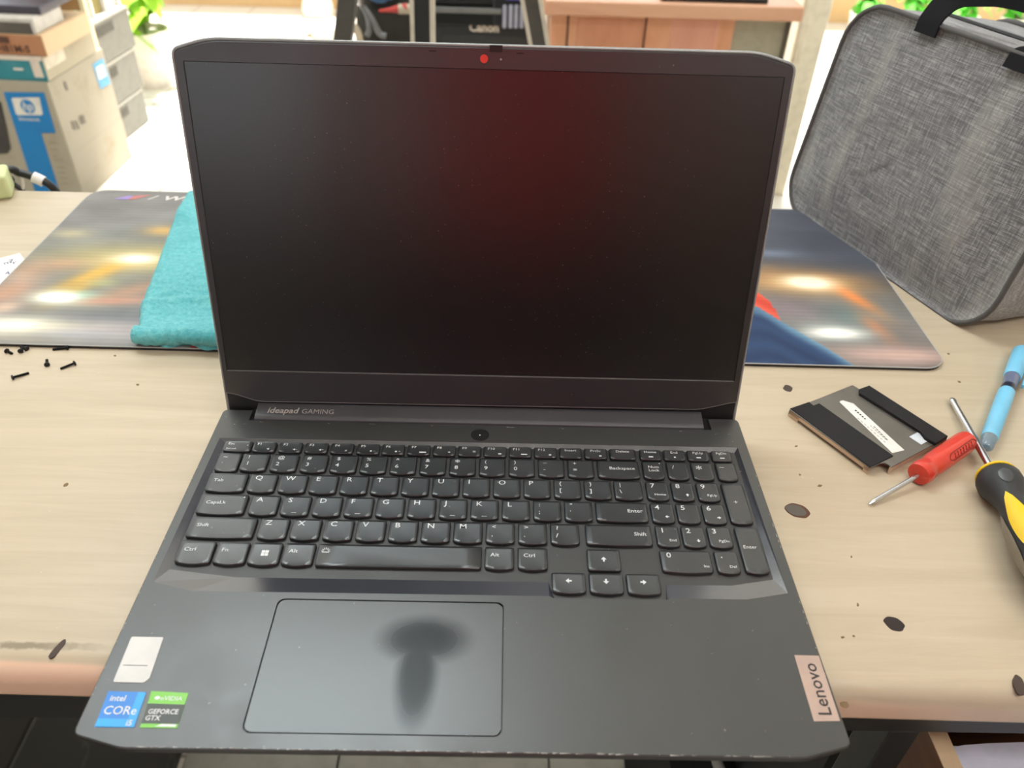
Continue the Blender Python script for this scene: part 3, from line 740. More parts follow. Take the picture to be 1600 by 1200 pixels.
b = new(); tube(b, [(x, y, .0027) for x, y in pad_out], .0005, 6, True); obj('stitched_edge', b, mat('pale_edge', (176, 176, 176), .8), pad, True)
q = at(228, 313, .0033); b = new(); text(b, '/', .013, T(q.x, q.y, .0034), .0003, 1.4, shear=.3); q = at(249, 314, .0033); text(b, 'WP', .0135, T(q.x, q.y, .0034), .0004, 1.5, shear=.2)
obj('printed_text', b, mat('print_white', (214, 206, 200), .7), pad, True)
q = at(180, 313, .0033); b = new()
flat(b, [(q.x-.004, q.y, .0034), (q.x+.012, q.y, .0034), (q.x+.014, q.y+.009, .0034), (q.x+.008, q.y+.009, .0034)]); obj('printed_emblem', b, mat('print_violet', (150, 130, 186), .7), pad, True)
b = new(); flat(b, [(q.x+.012, q.y, .0034), (q.x+.018, q.y+.001, .0034), (q.x+.032, q.y+.013, .0034), (q.x+.014, q.y+.009, .0034)]); obj('printed_emblem', b, mat('print_red', (190, 118, 112), .7), pad, True)
pad.rotation_euler.z = math.radians(-.42)

# ------------------------------------------------------------ towel
def towel():
    b = new(); nx, ny = 70, 90
    def edge(t):   # left edge in plan, from front to back
        P = [(-.2775, .3385), (-.2930, .385), (-.3010, .432), (-.3120, .50), (-.3230, .565), (-.3260, .606)]
        k = t*(len(P)-1); i = min(int(k), len(P)-2); f = k-i; return P[i][0]*(1-f)+P[i+1][0]*f, P[i][1]*(1-f)+P[i+1][1]*f
    g = {}
    prof = []
    def layer(z0, amp, y_in, key):
        for i in range(nx+1):
            for j in range(ny+1):
                t = j/ny; lx, ly = edge(t); x = lx+(-.135-lx)*i/nx; y = ly+(.003*math.sin(i*.4) if j == 0 else 0)-.010*(i/nx)*(t < .05)
                if key == 't' :
                    h = z0+amp*noise.fractal(Vector((x*28, y*28, 0)), 1, 2, 5)+.0007*noise.noise(Vector((x*500, y*500, 5)))
                    h += .0022*math.exp(-((t-.20-.10*i/nx)/.02)**2)-.0016*math.exp(-((t-.235-.10*i/nx)/.02)**2)+.0035*math.exp(-((t-.03)/.05)**2)
                    e = min(i/2.5, j/2.5, (ny-j)/2.0, 1); h = .0035+(h-.0035)*math.sin(e*PI/2)
                    x += .0016*noise.noise(Vector((y*260, 3, 1)))*(i < 2); 
                else: h = .0033
                g[key, i, j] = b.verts.new((x, y, max(h, .0033)))
    layer(.0125, .0022, 0, 't'); layer(0, 0, 0, 'b')
    for i in range(nx):
        for j in range(ny):
            b.faces.new((g['t', i, j], g['t', i+1, j], g['t', i+1, j+1], g['t', i, j+1])); b.faces.new((g['b', i, j], g['b', i, j+1], g['b', i+1, j+1], g['b', i+1, j]))
    for i in range(nx):
        for j in (0, ny): b.faces.new((g['t', i, j], g['b', i, j], g['b', i+1, j], g['t', i+1, j]))
    for j in range(ny):
        for i in (0, nx): b.faces.new((g['t', i, j], g['b', i, j], g['b', i, j+1], g['t', i, j+1]))
    return b
tw = thing('towel', 'folded turquoise terry towel on the mouse pad behind the laptop', 'towel', (-.22, .47, .0033))
obj('towel_cloth', towel(), MTOW, tw, True, 60)
b = new()   # rolled front hem
pts = [(-.279, .3405, .0105), (-.262, .3385, .011), (-.24, .3395, .0115), (-.21, .3375, .0115), (-.17, .337, .011), (-.137, .336, .011)]
tube(b, bez(pts, 10), .0070, 14)
for v in b.verts: v.co += Vector((0, .0012, .0012))*noise.noise(v.co*220)*1.2
obj('folded_hem', b, MTOW, tw, True, 60)

# ------------------------------------------------------------ grey bag
BP = Vector((.405, .405, 0)); be = Vector((-math.sin(math.radians(21)), math.cos(math.radians(21)), 0)); bn = Vector((math.cos(math.radians(21)), math.sin(math.radians(21)), 0))
bu = (math.cos(math.radians(8))*Vector((0, 0, 1))+math.sin(math.radians(8))*bn)
bt = Vector((bn.x, bn.y, 0)); bt = (bt-bu*bt.dot(bu)).normalized()      # thickness direction
bag = thing('travel_bag', 'grey melange fabric bag with black carry handles standing on the desk at right', 'bag', tuple(BP), (0, 0, math.radians(21)))
def face_outline(inset=0):
    o = rrect(-.030+inset, .244-inset, .0-.001+inset, .209-inset, .040-inset*.5, 7); return o
def bp(u, v, w): return BP+be*u+bu*v+bt*w
BW = .17
def bagbody():
    b = new(); O = face_outline(); N = len(O); rings = []
    secs = [(.004, .003), (.0, .0), (.0, .012), (-.001, .04), (.0, .09), (-.001, .13), (.0, BW-.01), (.004, BW)]
    cx, cy = .107, .104
    for ins, w in secs:
        ring = []
        for (u, v) in O:
            k = 1-ins/.12; ring.append(b.verts.new(bp(cx+(u-cx)*k, max(cy+(v-cy)*k, .0005 if w > .02 else -.01), w)))
        rings.append(ring)
    for A, B in zip(rings, rings[1:]):
        for i in range(N): b.faces.new((A[i], A[(i+1) % N], B[(i+1) % N], B[i]))
    # front and back faces with soft bulge, dense rings
    for ring, w0, sgn in ((rings[0], .003, -1), (rings[-1], BW, 1)):
        prev = ring
        for s in (.93, .85, .75, .64, .52, .4, .27, .14):
            cur = []
            for (u, v) in O:
                uu = cx+(u-cx)*s; vv = cy+(v-cy)*s
                h = .007*(1-s**3)+.0018*math.sin(uu*34+vv*9)*(1-s**4)+.003*noise.noise(Vector((uu*14+vv*6, vv*8, 2)))
                if vv < .08: h += -.006*math.exp(-((uu-.13-vv*.3)/.016)**2)+.006*math.exp(-((uu-.095-vv*.3)/.02)**2)
                cur.append(b.verts.new(bp(uu, vv, w0+sgn*h*(1-s**6))))
            for i in range(N): b.faces.new((prev[i], prev[(i+1) % N], cur[(i+1) % N], cur[i]))
            prev = cur
        b.faces.new(prev)
    for v in b.verts:
        if v.co.z < .0006: v.co.z = .0006 if v.co.y > .617 or v.co.x > .374 else .0034 if False else .0006
    return b
obj('bag_body', bagbody(), MFAB, bag, True, 60)
b = new(); tube(b, [bp(u, v, .001) for u, v in face_outline(-.0005)], .0024, 8, True)
for v in b.verts: v.co.z = max(v.co.z, .0005)
obj('piping', b, mat('grey_piping', (84, 82, 82), .7), bag, True, 60)
b = new(); tube(b, [bp(u, v, BW) for u, v in face_outline(-.0005)], .0030, 8, True)
for v in b.verts: v.co.z = max(v.co.z, .0005)
obj('piping', b, MATS['grey_piping'], bag, True, 60)
def strap(pts, wdir, width, th=.0022):
    b = new(); P = bez(pts, 10); prev = None; wd = [Vector(w).normalized() for w in wdir]
    for i, p in enumerate(P):
        k = i/(len(P)-1)*(len(wd)-1); a = min(int(k), len(wd)-2); w = (wd[a]*(1-(k-a))+wd[a+1]*(k-a)).normalized()
        t = (P[min(i+1, len(P)-1)]-P[max(i-1, 0)]).normalized(); nn = t.cross(w).normalized()
        q = [b.verts.new(p+w*width/2*s1+nn*th/2*s2) for s1, s2 in ((-1, -1), (1, -1), (1, 1), (-1, 1))]
        if prev:
            for j in range(4): b.faces.new((prev[j], prev[(j+1) % 4], q[(j+1) % 4], q[j]))
        else: b.faces.new(q)
        prev = q
    b.faces.new(prev[::-1]); return b
# near handle: rises from the front seam, flops over the top of the bag
hp = [bp(.150, .200, -.002), bp(.150, .216, .000), bp(.142, .234, .008), bp(.112, .2445, .018), bp(.070, .246, .024), bp(.034, .2435, .024), bp(.020, .233, .020), bp(.034, .219, .008), bp(.050, .212, .001), bp(.052, .198, -.002)]
wd = [be, be, be+bu*.7, bu, bu, bu, bt*-1+bu*.5, bt*-.6-be*.8, -be, -be]
obj('handle', strap(hp, wd, .024), MWEB, bag, True, 50)
hp2 = [bp(.155, .205, BW), bp(.155, .218, BW-.012), bp(.14, .232, BW-.03), bp(.09, .24, BW-.045), bp(.03, .234, BW-.03), bp(0, .218, BW-.012), bp(0, .205, BW)]
obj('handle', strap(hp2, [be, be, be*.8-bt*.5, bt*-1, be*-.8-bt*.5, be*-1, be*-1], .026), MWEB, bag, True, 50)
b = new(); box(b, -.03, .21, .0, .0012, .0, .0012); b.free()
b = new(); tube(b, [bp(u/1000, .2105, .072) for u in range(-20, 225, 20)], .0022, 6); obj('zip', b, MBLACK, bag, True)

# ------------------------------------------------------------ drive bracket
def zp(x, y, z): p = at(1220+x/5.3333, 590+y/5.3333, z); return (p.x, p.y)
cad = thing('metal_bracket', 'flat grey metal drive plate with black foam strips beside the red screwdriver', 'metal plate', tuple(at(1357, 668, 0)))
pl = [zp(*q, .007) for q in ((75, 258), (235, 203), (600, 57), (660, 95), (1385, 500), (1275, 552), (918, 745), (905, 722), (870, 705), (830, 708), (745, 748))]
MPL = mat('grey_steel_plate', (128, 124, 118), .38, .6)
b = new(); prism(b, pl, .0056, .0066, .0002); obj('plate', b, MPL, cad, True)
b = new()   # folded side flanges
def flange(a, c, z0=.0004):
    d = Vector((c[0]-a[0], c[1]-a[1])).normalized(); nrm = Vector((-d.y, d.x))*.0009
    prism(b, [a, c, (c[0]+nrm.x, c[1]+nrm.y), (a[0]+nrm.x, a[1]+nrm.y)], z0, .0060)
flange(pl[0], pl[10], .0028); flange(pl[6], pl[5], .0012); flange(pl[1], pl[2]); flange(pl[3], pl[4])
a, c = pl[0], pl[10]
d = Vector((c[0]-a[0], c[1]-a[1])); flange(a, (a[0]+d.x*.13, a[1]+d.y*.13), 0); flange((c[0]-d.x*.06, c[1]-d.y*.06), c, 0)
obj('side_flange', b, mat('coppery_steel', (206, 180, 156), .4, .3), cad, True)
MFOAM = mat('black_foam', (42, 41, 42), .8, spec=.2)
b = new(); prism(b, [zp(*q, .0072) for q in ((80, 256), (235, 203), (272, 236), (320, 214), (938, 652), (745, 745))], .0066, .0074, .0002); obj('foam_strip', b, MFOAM, cad, True)
b = new(); prism(b, [zp(*q, .0085) for q in ((735, 68), (1392, 490), (1290, 552), (1205, 505), (1165, 452), (655, 132), (655, 98))], .0066, .0092, .0006); obj('foam_strip', b, MFOAM, cad, True)
b = new(); prism(b, [zp(*q, .0068) for q in ((490, 203), (498, 193), (520, 190), (606, 216), (1030, 604), (930, 628))], .0066, .0068); lb = obj('paper_label', b, MWHITE, cad, True, label='long white printed label')
b = new()
def dash(x0, y0, x1, y1, w):
    a, c = Vector(zp(x0, y0, .0069)), Vector(zp(x1, y1, .0069)); d = (c-a).normalized(); n_ = Vector((-d.y, d.x))*w
    flat(b, [(a.x-n_.x, a.y-n_.y, .0069), (c.x-n_.x, c.y-n_.y, .0069), (c.x+n_.x, c.y+n_.y, .0069), (a.x+n_.x, a.y+n_.y, .0069)])
for k in range(5): dash(618+k*19, 275+k*17, 632+k*19, 262+k*17+12, .0007)
for k in range(9): dash(640+k*27, 335+k*24, 656+k*27, 349+k*24, .00018)
for k in range(7): dash(745+k*20, 398+k*18, 757+k*20, 409+k*18, .0002)
for k in range(6): dash(775+k*20, 405+k*20, 790+k*20, 420+k*20, .0003)
obj('label_print', b, MBLACK, lb, True)
b = new(); prism(b, [zp(*q, .0068) for q in ((1070, 492), (1142, 453), (1247, 517), (1170, 558))], .0066, .0068); obj('paper_label', b, mat('bluish_label', (214, 222, 230), .5), cad, True, label='small white square label')

# ------------------------------------------------------------ red screwdriver
rh0, rh1 = at(1434, 742, .0085), at(1513, 687, .0085); rt = at(1358, 788, .0015)
rd = (rh1-rh0).normalized(); rs = thing('screwdriver', 'small screwdriver with red plastic handle pointing at the laptop, beside the metal plate', 'screwdriver', (rh0.x, rh0.y, 0))
ln = (rh1-rh0).length
b = new(); lathe(b, [(0, .0050), (.0008, .0076), (.004, .0082), (.008, .0082), (.0105, .0070), (.0135, .0072), (.018, .0080), (ln-.006, .0080), (ln-.002, .0072), (ln, .0050)], rh0, rh1, 16)
obj('handle', b, mat('red_plastic', (214, 62, 46), .32, Coat_Weight=.3), rs, True, 30)
b = new(); lathe(b, [(0, 0), (0, .0004), (.004, .0016), (.005, .0016), ((rh0-rt).length+.002, .0016)], rt, rh0+Vector((0, 0, -.001)), 12); obj('shaft', b, MCHROME, rs, True, 30)
b = new(); side = rd.cross(Vector((0, 0, 1))).normalized()
o0 = rh0+rd*.028+side*.0058+Vector((0, 0, .0054)); up = (Vector((0, 0, 1))*.7-side*.7).normalized()
text(b, 'TAPARIA', .0052, basis(o0-up*.0016+side*.0003, rd, up), .0001, .95); tube(b, [o0+rd*x+up*y_ for x, y_ in ((-.002, -.003), (.033, -.003), (.034, .0035), (-.002, .0035))], .0003, 4, True)
b.free()
b = new()
tube(b, bez([o0+rd*x+up*y_ for x, y_ in ((.001, .0026), (-.002, 0), (.001, -.0026))], 6)+[o0+rd*.028-up*.0026, o0+rd*.031, o0+rd*.028+up*.0026], .00035, 4, True)
for k in range(7): tube(b, [o0+rd*(.004+k*.0034)-up*.0016, o0+rd*(.005+k*.0034)+up*.0016], .0005, 4)
obj('engraved_mark', b, mat('dark_red_engraving', (136, 46, 36), .6), rs, True)

# ------------------------------------------------------------ black and yellow screwdriver
st, s0 = at(1486, 622, .0035), at(1556, 744, .0125)
sdv = (s0-st).normalized(); sl = (s0-st).length
ys = thing('screwdriver', 'long steel screwdriver with black and yellow grip on the right of the desk', 'screwdriver', (s0.x, s0.y, 0))
b = new(); lathe(b, [(0, .0008), (.002, .0016), (.003, .0024), (.005, .0026), (.007, .0022), (sl*.52, .0022), (sl*.58, .0026), (sl+.004, .0026)], st, s0, 14); obj('shaft', b, MCHROME, ys, True, 40)
b = new(); lathe(b, [(0, .003), (0, .0006), (.003, .0012), (.0045, .0015)], st-sdv*.0008, s0, 6); b.free()
b = new(); lathe(b, [(-.0026, .004), (-.0022, .0095), (-.0006, .0126), (.0016, .0132), (.0022, .0120)], s0, s0+sdv, 28); obj('collar', b, mat('yellow_grip', (240, 200, 30), .4), ys, True, 40)
b = new(); lathe(b, [(.0003, .0100), (.001, .0122), (.005, .0140), (.011, .0140), (.017, .0122), (.024, .0098), (.031, .0090), (.040, .0102), (.052, .0126), (.070, .0140), (.090, .0140), (.105, .0120), (.112, .0070), (.113, 0)], s0, s0+sdv, 28)
for v in b.verts: v.co.z = max(v.co.z, .0002)
gr = obj('grip', b, mat('black_rubber', (52, 53, 54), .5, spec=.3), ys, True, 40)
sd_s = sdv.cross(Vector((0, 0, 1))).normalized(); sup = sd_s.cross(sdv)
def grip_patch(t0, t1, a0, a1, rf, n=14, off=.0006):
    b = new(); g = {}
    for i in range(n+1):
        for j in range(9):
            t = t0+(t1-t0)*i/n; w = math.sin(PI*min(1, max(.0, i/n)))**.5; a = a0+(a1-a0)*(.5+(j/8-.5)*w)
            r = rf(t)+off; p = s0+sdv*t+sd_s*r*math.cos(a)+sup*r*math.sin(a); g[i, j] = b.verts.new(p)
    for i in range(n):
        for j in range(8): b.faces.new((g[i, j], g[i+1, j], g[i+1, j+1], g[i, j+1]))
    return b
PR = [(.001, .0122), (.005, .0140), (.011, .0140), (.017, .0122), (.024, .0098), (.031, .0090), (.040, .0102), (.052, .0126), (.070, .0140), (.090, .0140)]
def rf(t):
    for (a, ra), (c, rc) in zip(PR, PR[1:]):
        if t <= c: return ra+(rc-ra)*(t-a)/(c-a)
    return PR[-1][1]
obj('yellow_inlay', grip_patch(.026, .085, .40, 1.45, rf), MATS['yellow_grip'], ys, True, 60)
obj('thumb_dimple', grip_patch(.009, .020, 1.0, 1.65, rf, 8, .0004), mat('dimple_grey', (66, 67, 70), .35), ys, True, 60)
obj('side_inlay', grip_patch(.040, .095, -.45, .25, rf), mat('grey_inlay', (134, 124, 108), .6), ys, True, 60)

# ------------------------------------------------------------ pen
p0, p1 = at(1540, 700, .0060), at(1597, 548, .0075); pdv = (p1-p0).normalized(); pl_ = (p1-p0).length
pen = thing('pen', 'light blue capped pen lying at the right edge behind the long screwdriver', 'pen', (p0.x, p0.y, 0))
MBLUE = mat('light_blue_plastic', (124, 200, 236), .35)
MCLR = mat('clear_plastic', (190, 205, 214), .15, Transmission_Weight=.7, Alpha=1.0)
k = pl_/.155*1.0
b = new(); lathe(b, [(0, .0030), (.002, .0046), (.014, .0052)], p0, p1, 20); obj('end_cone', b, MCLR, pen, True, 40)
b = new(); lathe(b, [(.013, .0052), (.0135, .0056), (.072*1.0, .0060), (.078, .0058)], p0, p1, 20); obj('barrel', b, MBLUE, pen, True, 40)
b = new(); lathe(b, [(.078, .0056), (.086, .0050)], p0, p1, 20); obj('grip_ring', b, mat('navy_ink', (32, 38, 60), .3), pen, True, 40)
b = new(); lathe(b, [(.086, .0050), (.102, .0055)], p0, p1, 20); obj('ink_window', b, mat('smoky_window', (112, 122, 150), .2), pen, True, 40)
b = new(); lathe(b, [(.101, .0058), (.102, .0064), (pl_-.003, .0068), (pl_, .0055)], p0, p1, 20); obj('cap', b, MBLUE, pen, True, 40)
ps = pdv.cross(Vector((0, 0, 1))).normalized()
b = new(); c0 = p0+pdv*.094+ps*.0088+Vector((0, 0, -.001)); M_ = basis(c0, pdv, Vector((0, 0, 1))); box(b, 0, .045, -.002, .002, -.0011, .0011, .0008, M_); obj('clip', b, MBLUE, pen, True, 40)
b = new(); prism(b, rrect(.060, .067, -.0018, .0018, .0016, 4), .0056, .0063, M=basis(p0, pdv, ps)); obj('logo_mark', b, mat('logo_blue', (60, 128, 206), .4), pen, True)

# ------------------------------------------------------------ loose screws left of the laptop
MSCREW = mat('black_screw', (34, 34, 34), .35, .5)
scr = [((31, 541), (42, 545), 's'), ((18, 552), (10, 548), 's'), ((36, 541), (32, 549), 's'), ((83, 546), (106, 543), 'l'), ((73, 558), (73.5, 570), 's'), ((95, 576), (117, 567), 'l'), ((44, 583), (19, 590), 'l')]
lab = ['tiny black screw touching the mouse pad edge, left of the laptop', 'leftmost tiny black screw, by the frame edge in front of the mouse pad', 'tiny black screw standing on its head between two others in front of the pad',
       'long black screw just in front of the mouse pad edge', 'short black screw in the middle of the loose screws, head towards the desk front', 'long black screw, rightmost of the scattered screws', 'long black screw nearest the front of the desk']
for (tp, hd, k), lb_ in zip(scr, lab):
    tip, head = at(*tp, .0008), at(*hd, .0016); d = (tip-head).normalized(); ln_ = (tip-head).length
    if k == 's': ln_ = max(.0055, min(ln_, .0075))
    t = thing('screw', lb_, 'screw', (head.x, head.y, 0), group='loose screws in front of the mouse pad')
    b = new(); pr = [(.0008, .0010)]
    for q in range(int(ln_/.0006)): pr += [(.0010+q*.0006, .0011), (.0013+q*.0006, .0008)]
    pr.append((ln_, .0003)); lathe(b, pr, head, tip, 10); obj('shank', b, MSCREW, t, True)
    b = new(); lathe(b, [(-.0006, 0), (-.0006, .0012), (0, .0021), (.0008, .0020), (.0010, .0010)], head, tip, 14)
    for v in b.verts: v.co.z = max(v.co.z, .0001)
    obj('screw_head', b, MSCREW, t, True)

# ------------------------------------------------------------ small things on the left of the desk
b = new(); pp = [at(*q, 0) for q in ((-30, 420), (0, 404), (31, 396), (42, 411), (0, 450), (-40, 490))]
prism(b, [(p.x, p.y) for p in pp], .0001, .0005); o = recenter(obj('paper_slip', b, MWHITE)); tag(o, 'white paper slip with handwriting at the left edge of the desk', 'paper')
b = new()
for s, x, y in (('m', 6, 414), ('7', 14, 411), ('r', 20, 413), ('4', 8, 430)):
    p = at(x, y, .0006); text(b, s, .009, Matrix.Translation((p.x, p.y, .0007)) @ Matrix.Rotation(.6, 4, 'Z'), 0)
obj('handwriting', b, mat('blue_ink', (90, 100, 150), .7), o, True)
p = at(21, 311, 0)
b = new(); M_ = T(p.x, p.y, 0) @ Matrix.Rotation(math.radians(22), 4, 'Z'); box(b, -.075, 0, 0, .035, .0001, .026, .004, M_, 3)
tag(recenter(obj('sponge_block', b, m_card('pale_green_sponge', (206, 214, 160), (180, 190, 130), .3))), 'pale green rounded block at the far left corner of the desk', 'sponge')
cb = thing('cable', 'thick black cable bundle with white tape curling behind the left desk edge', 'cable', (-.52, .64, -.02))
def cab(pp, r, nm, m):
    b = new(); tube(b, bez(pp, 10), r, 10); obj(nm, b, m, cb, True, 60)
Yc = .632
cab([(-.62, .60, .006), aty(0, 266, .625), aty(30, 270, Yc), aty(50, 276, Yc), aty(72, 285, Yc), aty(90, 302, Yc), aty(104, 330, Yc)], .0042, 'cable_loop', MBLACK)
cab([(-.62, .595, .004), aty(0, 277, .626), aty(20, 287, Yc), aty(34, 297, Yc), aty(50, 315, Yc)], .0030, 'cable_loop', MBLACK)
cab([aty(52, 276.5, Yc), aty(60, 280, Yc), aty(68, 284, Yc)], .0062, 'white_tape', MWHITE)
cab([aty(34, 278, Yc), aty(36, 290, Yc), aty(34, 302, Yc)], .0015, 'cable_tie', MWHITE)

# ------------------------------------------------------------ large box stack at the left back
C1 = at(134, 314, FZ); C2 = at(208, 246, FZ); ed = (C2-C1).normalized(); el_ = Vector((-ed.y, ed.x, 0))
MB = basis(C1, -el_, ed)      # local x right along the front face, y back, z up ; corner at origin
def card(x0, x1, y0, y1, z0, z1, name, label, m, cat='box', bev=.004):
    t = thing(name, label, cat, tuple(MB @ Vector(((x0+x1)/2, (y0+y1)/2, z0)))); b = new(); box(b, x0, x1, y0, y1, z0, z1, bev, MB); obj('carton', b, m, t, True); return t
MCREAM = m_card('cream_cardboard', (170, 161, 142), (150, 130, 98), .5)
hpb = card(-.50, 0, 0, (C2-C1).length, 0, .365, 'printer_box', 'large cream and blue printer carton at the bottom of the stack on the floor', MCREAM)
fo, fn = C1, -ed
def onf(px, py, d=.001): q = onp(px, py, C1+fn*d, fn); return q
def polyf(pp, m, name, par, d=.001, lab=None, plane=None):
    b = new(); f = plane or onf; vs_ = [b.verts.new(f(*q, d)) for q in pp]; b.faces.new(vs_); return obj(name, b, m, par, True, label=lab)
MBL = m_card('box_blue', (26, 124, 188), (30, 110, 170), .4)
polyf([(5.4, 144), (68.7, 144.6), (87.2, 208), (64.5, 208), (100, 322), (62, 322)], MBL, 'blue_panel', hpb)
lg = polyf([(18.8, 153), (61.5, 152), (66.8, 178), (64, 180), (28, 180), (25, 178), (18.0, 155)], mat('logo_white', (226, 222, 212), .6), 'logo_plate', hpb, .002)
cc = onf(43.2, 166.5, .003); MC = basis(cc, -el_, Vector((0, 0, 1)))
b = new(); prism(b, ell(0, 0, .020, .020, 28), 0, .0008, M=MC); obj('logo_disc', b, MATS['box_blue'], lg, True)
b = new(); text(b, 'hp', .034, MC @ T(-.0165, -.0095, .0012), .0006, .95, shear=.25); obj('logo_text', b, MATS['logo_white'], lg, True)
b = new(); q = onf(29.5, 188, .002); text(b, 'invent', .015, basis(q, -el_, Vector((0, 0, 1))), .0002, 1.7); obj('box_text', b, MATS['logo_white'], hpb, True)
polyf([(-25, 150), (2, 160), (12, 205), (17, 232), (12, 240), (-25, 241)], mat('printed_dark', (62, 58, 54), .6), 'printed_picture', hpb, .0015)
b = new()
for x, y, w in ((77, 224, .030), (79, 234, .022), (86, 250, .026), (84, 245, .012), (88, 262, .030), (90, 270, .028), (93, 279, .026), (94, 287, .026)):
    q = onf(x, y, .0015); Mq = basis(q, -el_, Vector((0, 0, 1))); flat(b, [(0, 0), (w, 0), (w, .0025), (0, .0025)], Mq)
obj('box_text', b, mat('print_grey', (150, 136, 116), .7), hpb, True)
rn = el_*-1
def onr(px, py, d=.001): return onp(px, py, C1+rn*d, rn)
sl_ = polyf([(144.5, 100.5), (160.5, 90.5), (173, 130), (157, 139.5)], mat('box_light_blue', (98, 166, 206), .6), 'blue_panel', hpb, .001, None, onr)
polyf([(149.5, 106), (160.5, 100), (166.5, 118), (155, 125)], MATS['logo_white'], 'logo_plate', hpb, .002, None, onr)
b = new()
for x, y in ((115, 196), (121, 195), (127, 188), (131, 186), (103, 134)):
    q = onr(x, y, .0015); Mq = basis(q, ed, Vector((0, 0, 1))); flat(b, [(-.006, -.012), (.006, -.014), (.006, .012), (-.006, .014)], Mq)
obj('box_text', b, mat('print_dark_grey', (120, 112, 100), .7), hpb, True)
# flaps / lid edge
z = .365
tb = card(-.46, .004, .004, .300, z, z+.070, 'teal_box', 'flat teal and grey box lying on the big printer carton', m_card('teal_print', (46, 130, 142), (90, 150, 156), .6))
polyr = lambda x0, x1, y0, y1, z0, z1: None
b = new(); box(b, .0038, .0055, .006, .298, z+.002, z+.068, 0, MB); obj('side_face', b, m_card('greyish_card', (176, 166, 142), (140, 134, 118), .5), tb, True)
b = new(); box(b, .005, .0065, .012, .12, z+.030, z+.062, 0, MB); obj('paper_label', b, mat('cream_label', (218, 210, 188), .7), tb, True)
b = new(); box(b, -.46, .004, .0015, .0042, z+.058, z+.070, 0, MB); box(b, -.030, -.004, .002, .0042, z+.012, z+.060, 0, MB); obj('white_band', b, mat('band_cream', (222, 206, 190), .7), tb, True)
b = new(); box(b, -.085, -.058, .002, .0042, z+.030, z+.036, 0, MB); obj('logo_mark', b, MATS['logo_white'], tb, True)
z += .070
br_ = card(-.46, .024, .004, .270, z, z+.056, 'brown_box', 'flat brown cardboard box stacked on the teal box', m_card('brown_cardboard', (182, 128, 92), (160, 96, 72), .4))
b = new(); box(b, .0238, .0258, .006, .268, z+.001, z+.055, 0, MB); box(b, -.45, .024, .006, .268, z+.0545, z+.0568, 0, MB); obj('side_face', b, m_card('tan_cardboard', (216, 188, 150), (196, 160, 120), .4), br_, True)
b = new(); text(b, 'H81M-S', .026, MB @ T(-.112, .002, z+.010) @ Matrix.Rotation(PI/2, 4, 'X'), .0006, 1.1); obj('box_text', b, mat('print_brown', (96, 66, 52), .8), br_, True)
b = new(); box(b, -.105, -.070, .002, .0041, z+.033, z+.050, 0, MB); obj('printed_picture', b, MATS['print_brown'], br_, True)
z += .057
wb = card(-.50, .014, .008, .16, z, z+.042, 'white_box', 'thin white and dark box between the brown box and the dark laptop', mat('aged_white_card', (206, 200, 190), .7))
b = new(); box(b, -.5, .004, .0062, .0082, z+.001, z+.030, 0, MB); obj('dark_panel', b, m_card('dark_print', (86, 80, 74), (120, 110, 100), .5), wb, True)
z += .042
b = new(); box(b, -.50, .02, .045, .24, z+.001, z+.022, .004, MB)
t = thing('closed_laptop', 'dark purple grey closed laptop on top of the box stack', 'laptop', tuple(MB @ Vector((-.3, .1, z)))); obj('lid', b, mat('purple_grey_shell', (66, 62, 74), .4), t, True)
b = new(); box(b, -.50, .018, .047, .238, z, z+.001, 0, MB); obj('base', b, MBLACK, t, True)
b = new(); box(b, -.50, -.1, .0, .2, z+.022, z+.05, .003, MB)
b.free()
# green spray bottle neck behind the stack
g0 = aty(130, 62, 2.43); b = new(); 
t = thing('bottle', 'small green capped bottle at the back edge of the printer carton', 'bottle', (g0.x, g0.y, FZ+.365))
lathe(b, [(0, .018), (.07, .018), (.09, .010)], (g0.x, g0.y, FZ+.365), (g0.x, g0.y, 1), 16); obj('bottle_body', b, mat('pale_grey_bottle', (196, 190, 180), .4), t, True, 40)
b = new(); lathe(b, [(.088, .012), (.11, .013), (.118, .008)], (g0.x, g0.y, FZ+.365), (g0.x, g0.y, 1), 16); obj('bottle_cap', b, mat('mint_cap', (160, 214, 168), .4), t, True, 40)
# brown carton behind
c0 = MB @ Vector((0, 0, 0))
pw = aty(140, 40, 2.50)
b = new(); q0, q1 = aty(80, 40, 2.50), aty(142, 40, 2.50)
box(b, q0.x-.03, q1.x-.014, 2.495, 2.512, FZ, .15); t = thing('wooden_board', 'upright wooden board with pale edge between boxes and computer towers', 'board', (q0.x, 2.6, FZ)); obj('board', b, m_wood('board_brown', (168, 124, 80), (186, 146, 98)), t, True)
b = new(); box(b, q1.x-.014, q1.x, 2.492, 2.515, FZ, .15); obj('board_edge', b, mat('board_cream', (236, 220, 180), .6), t, True)

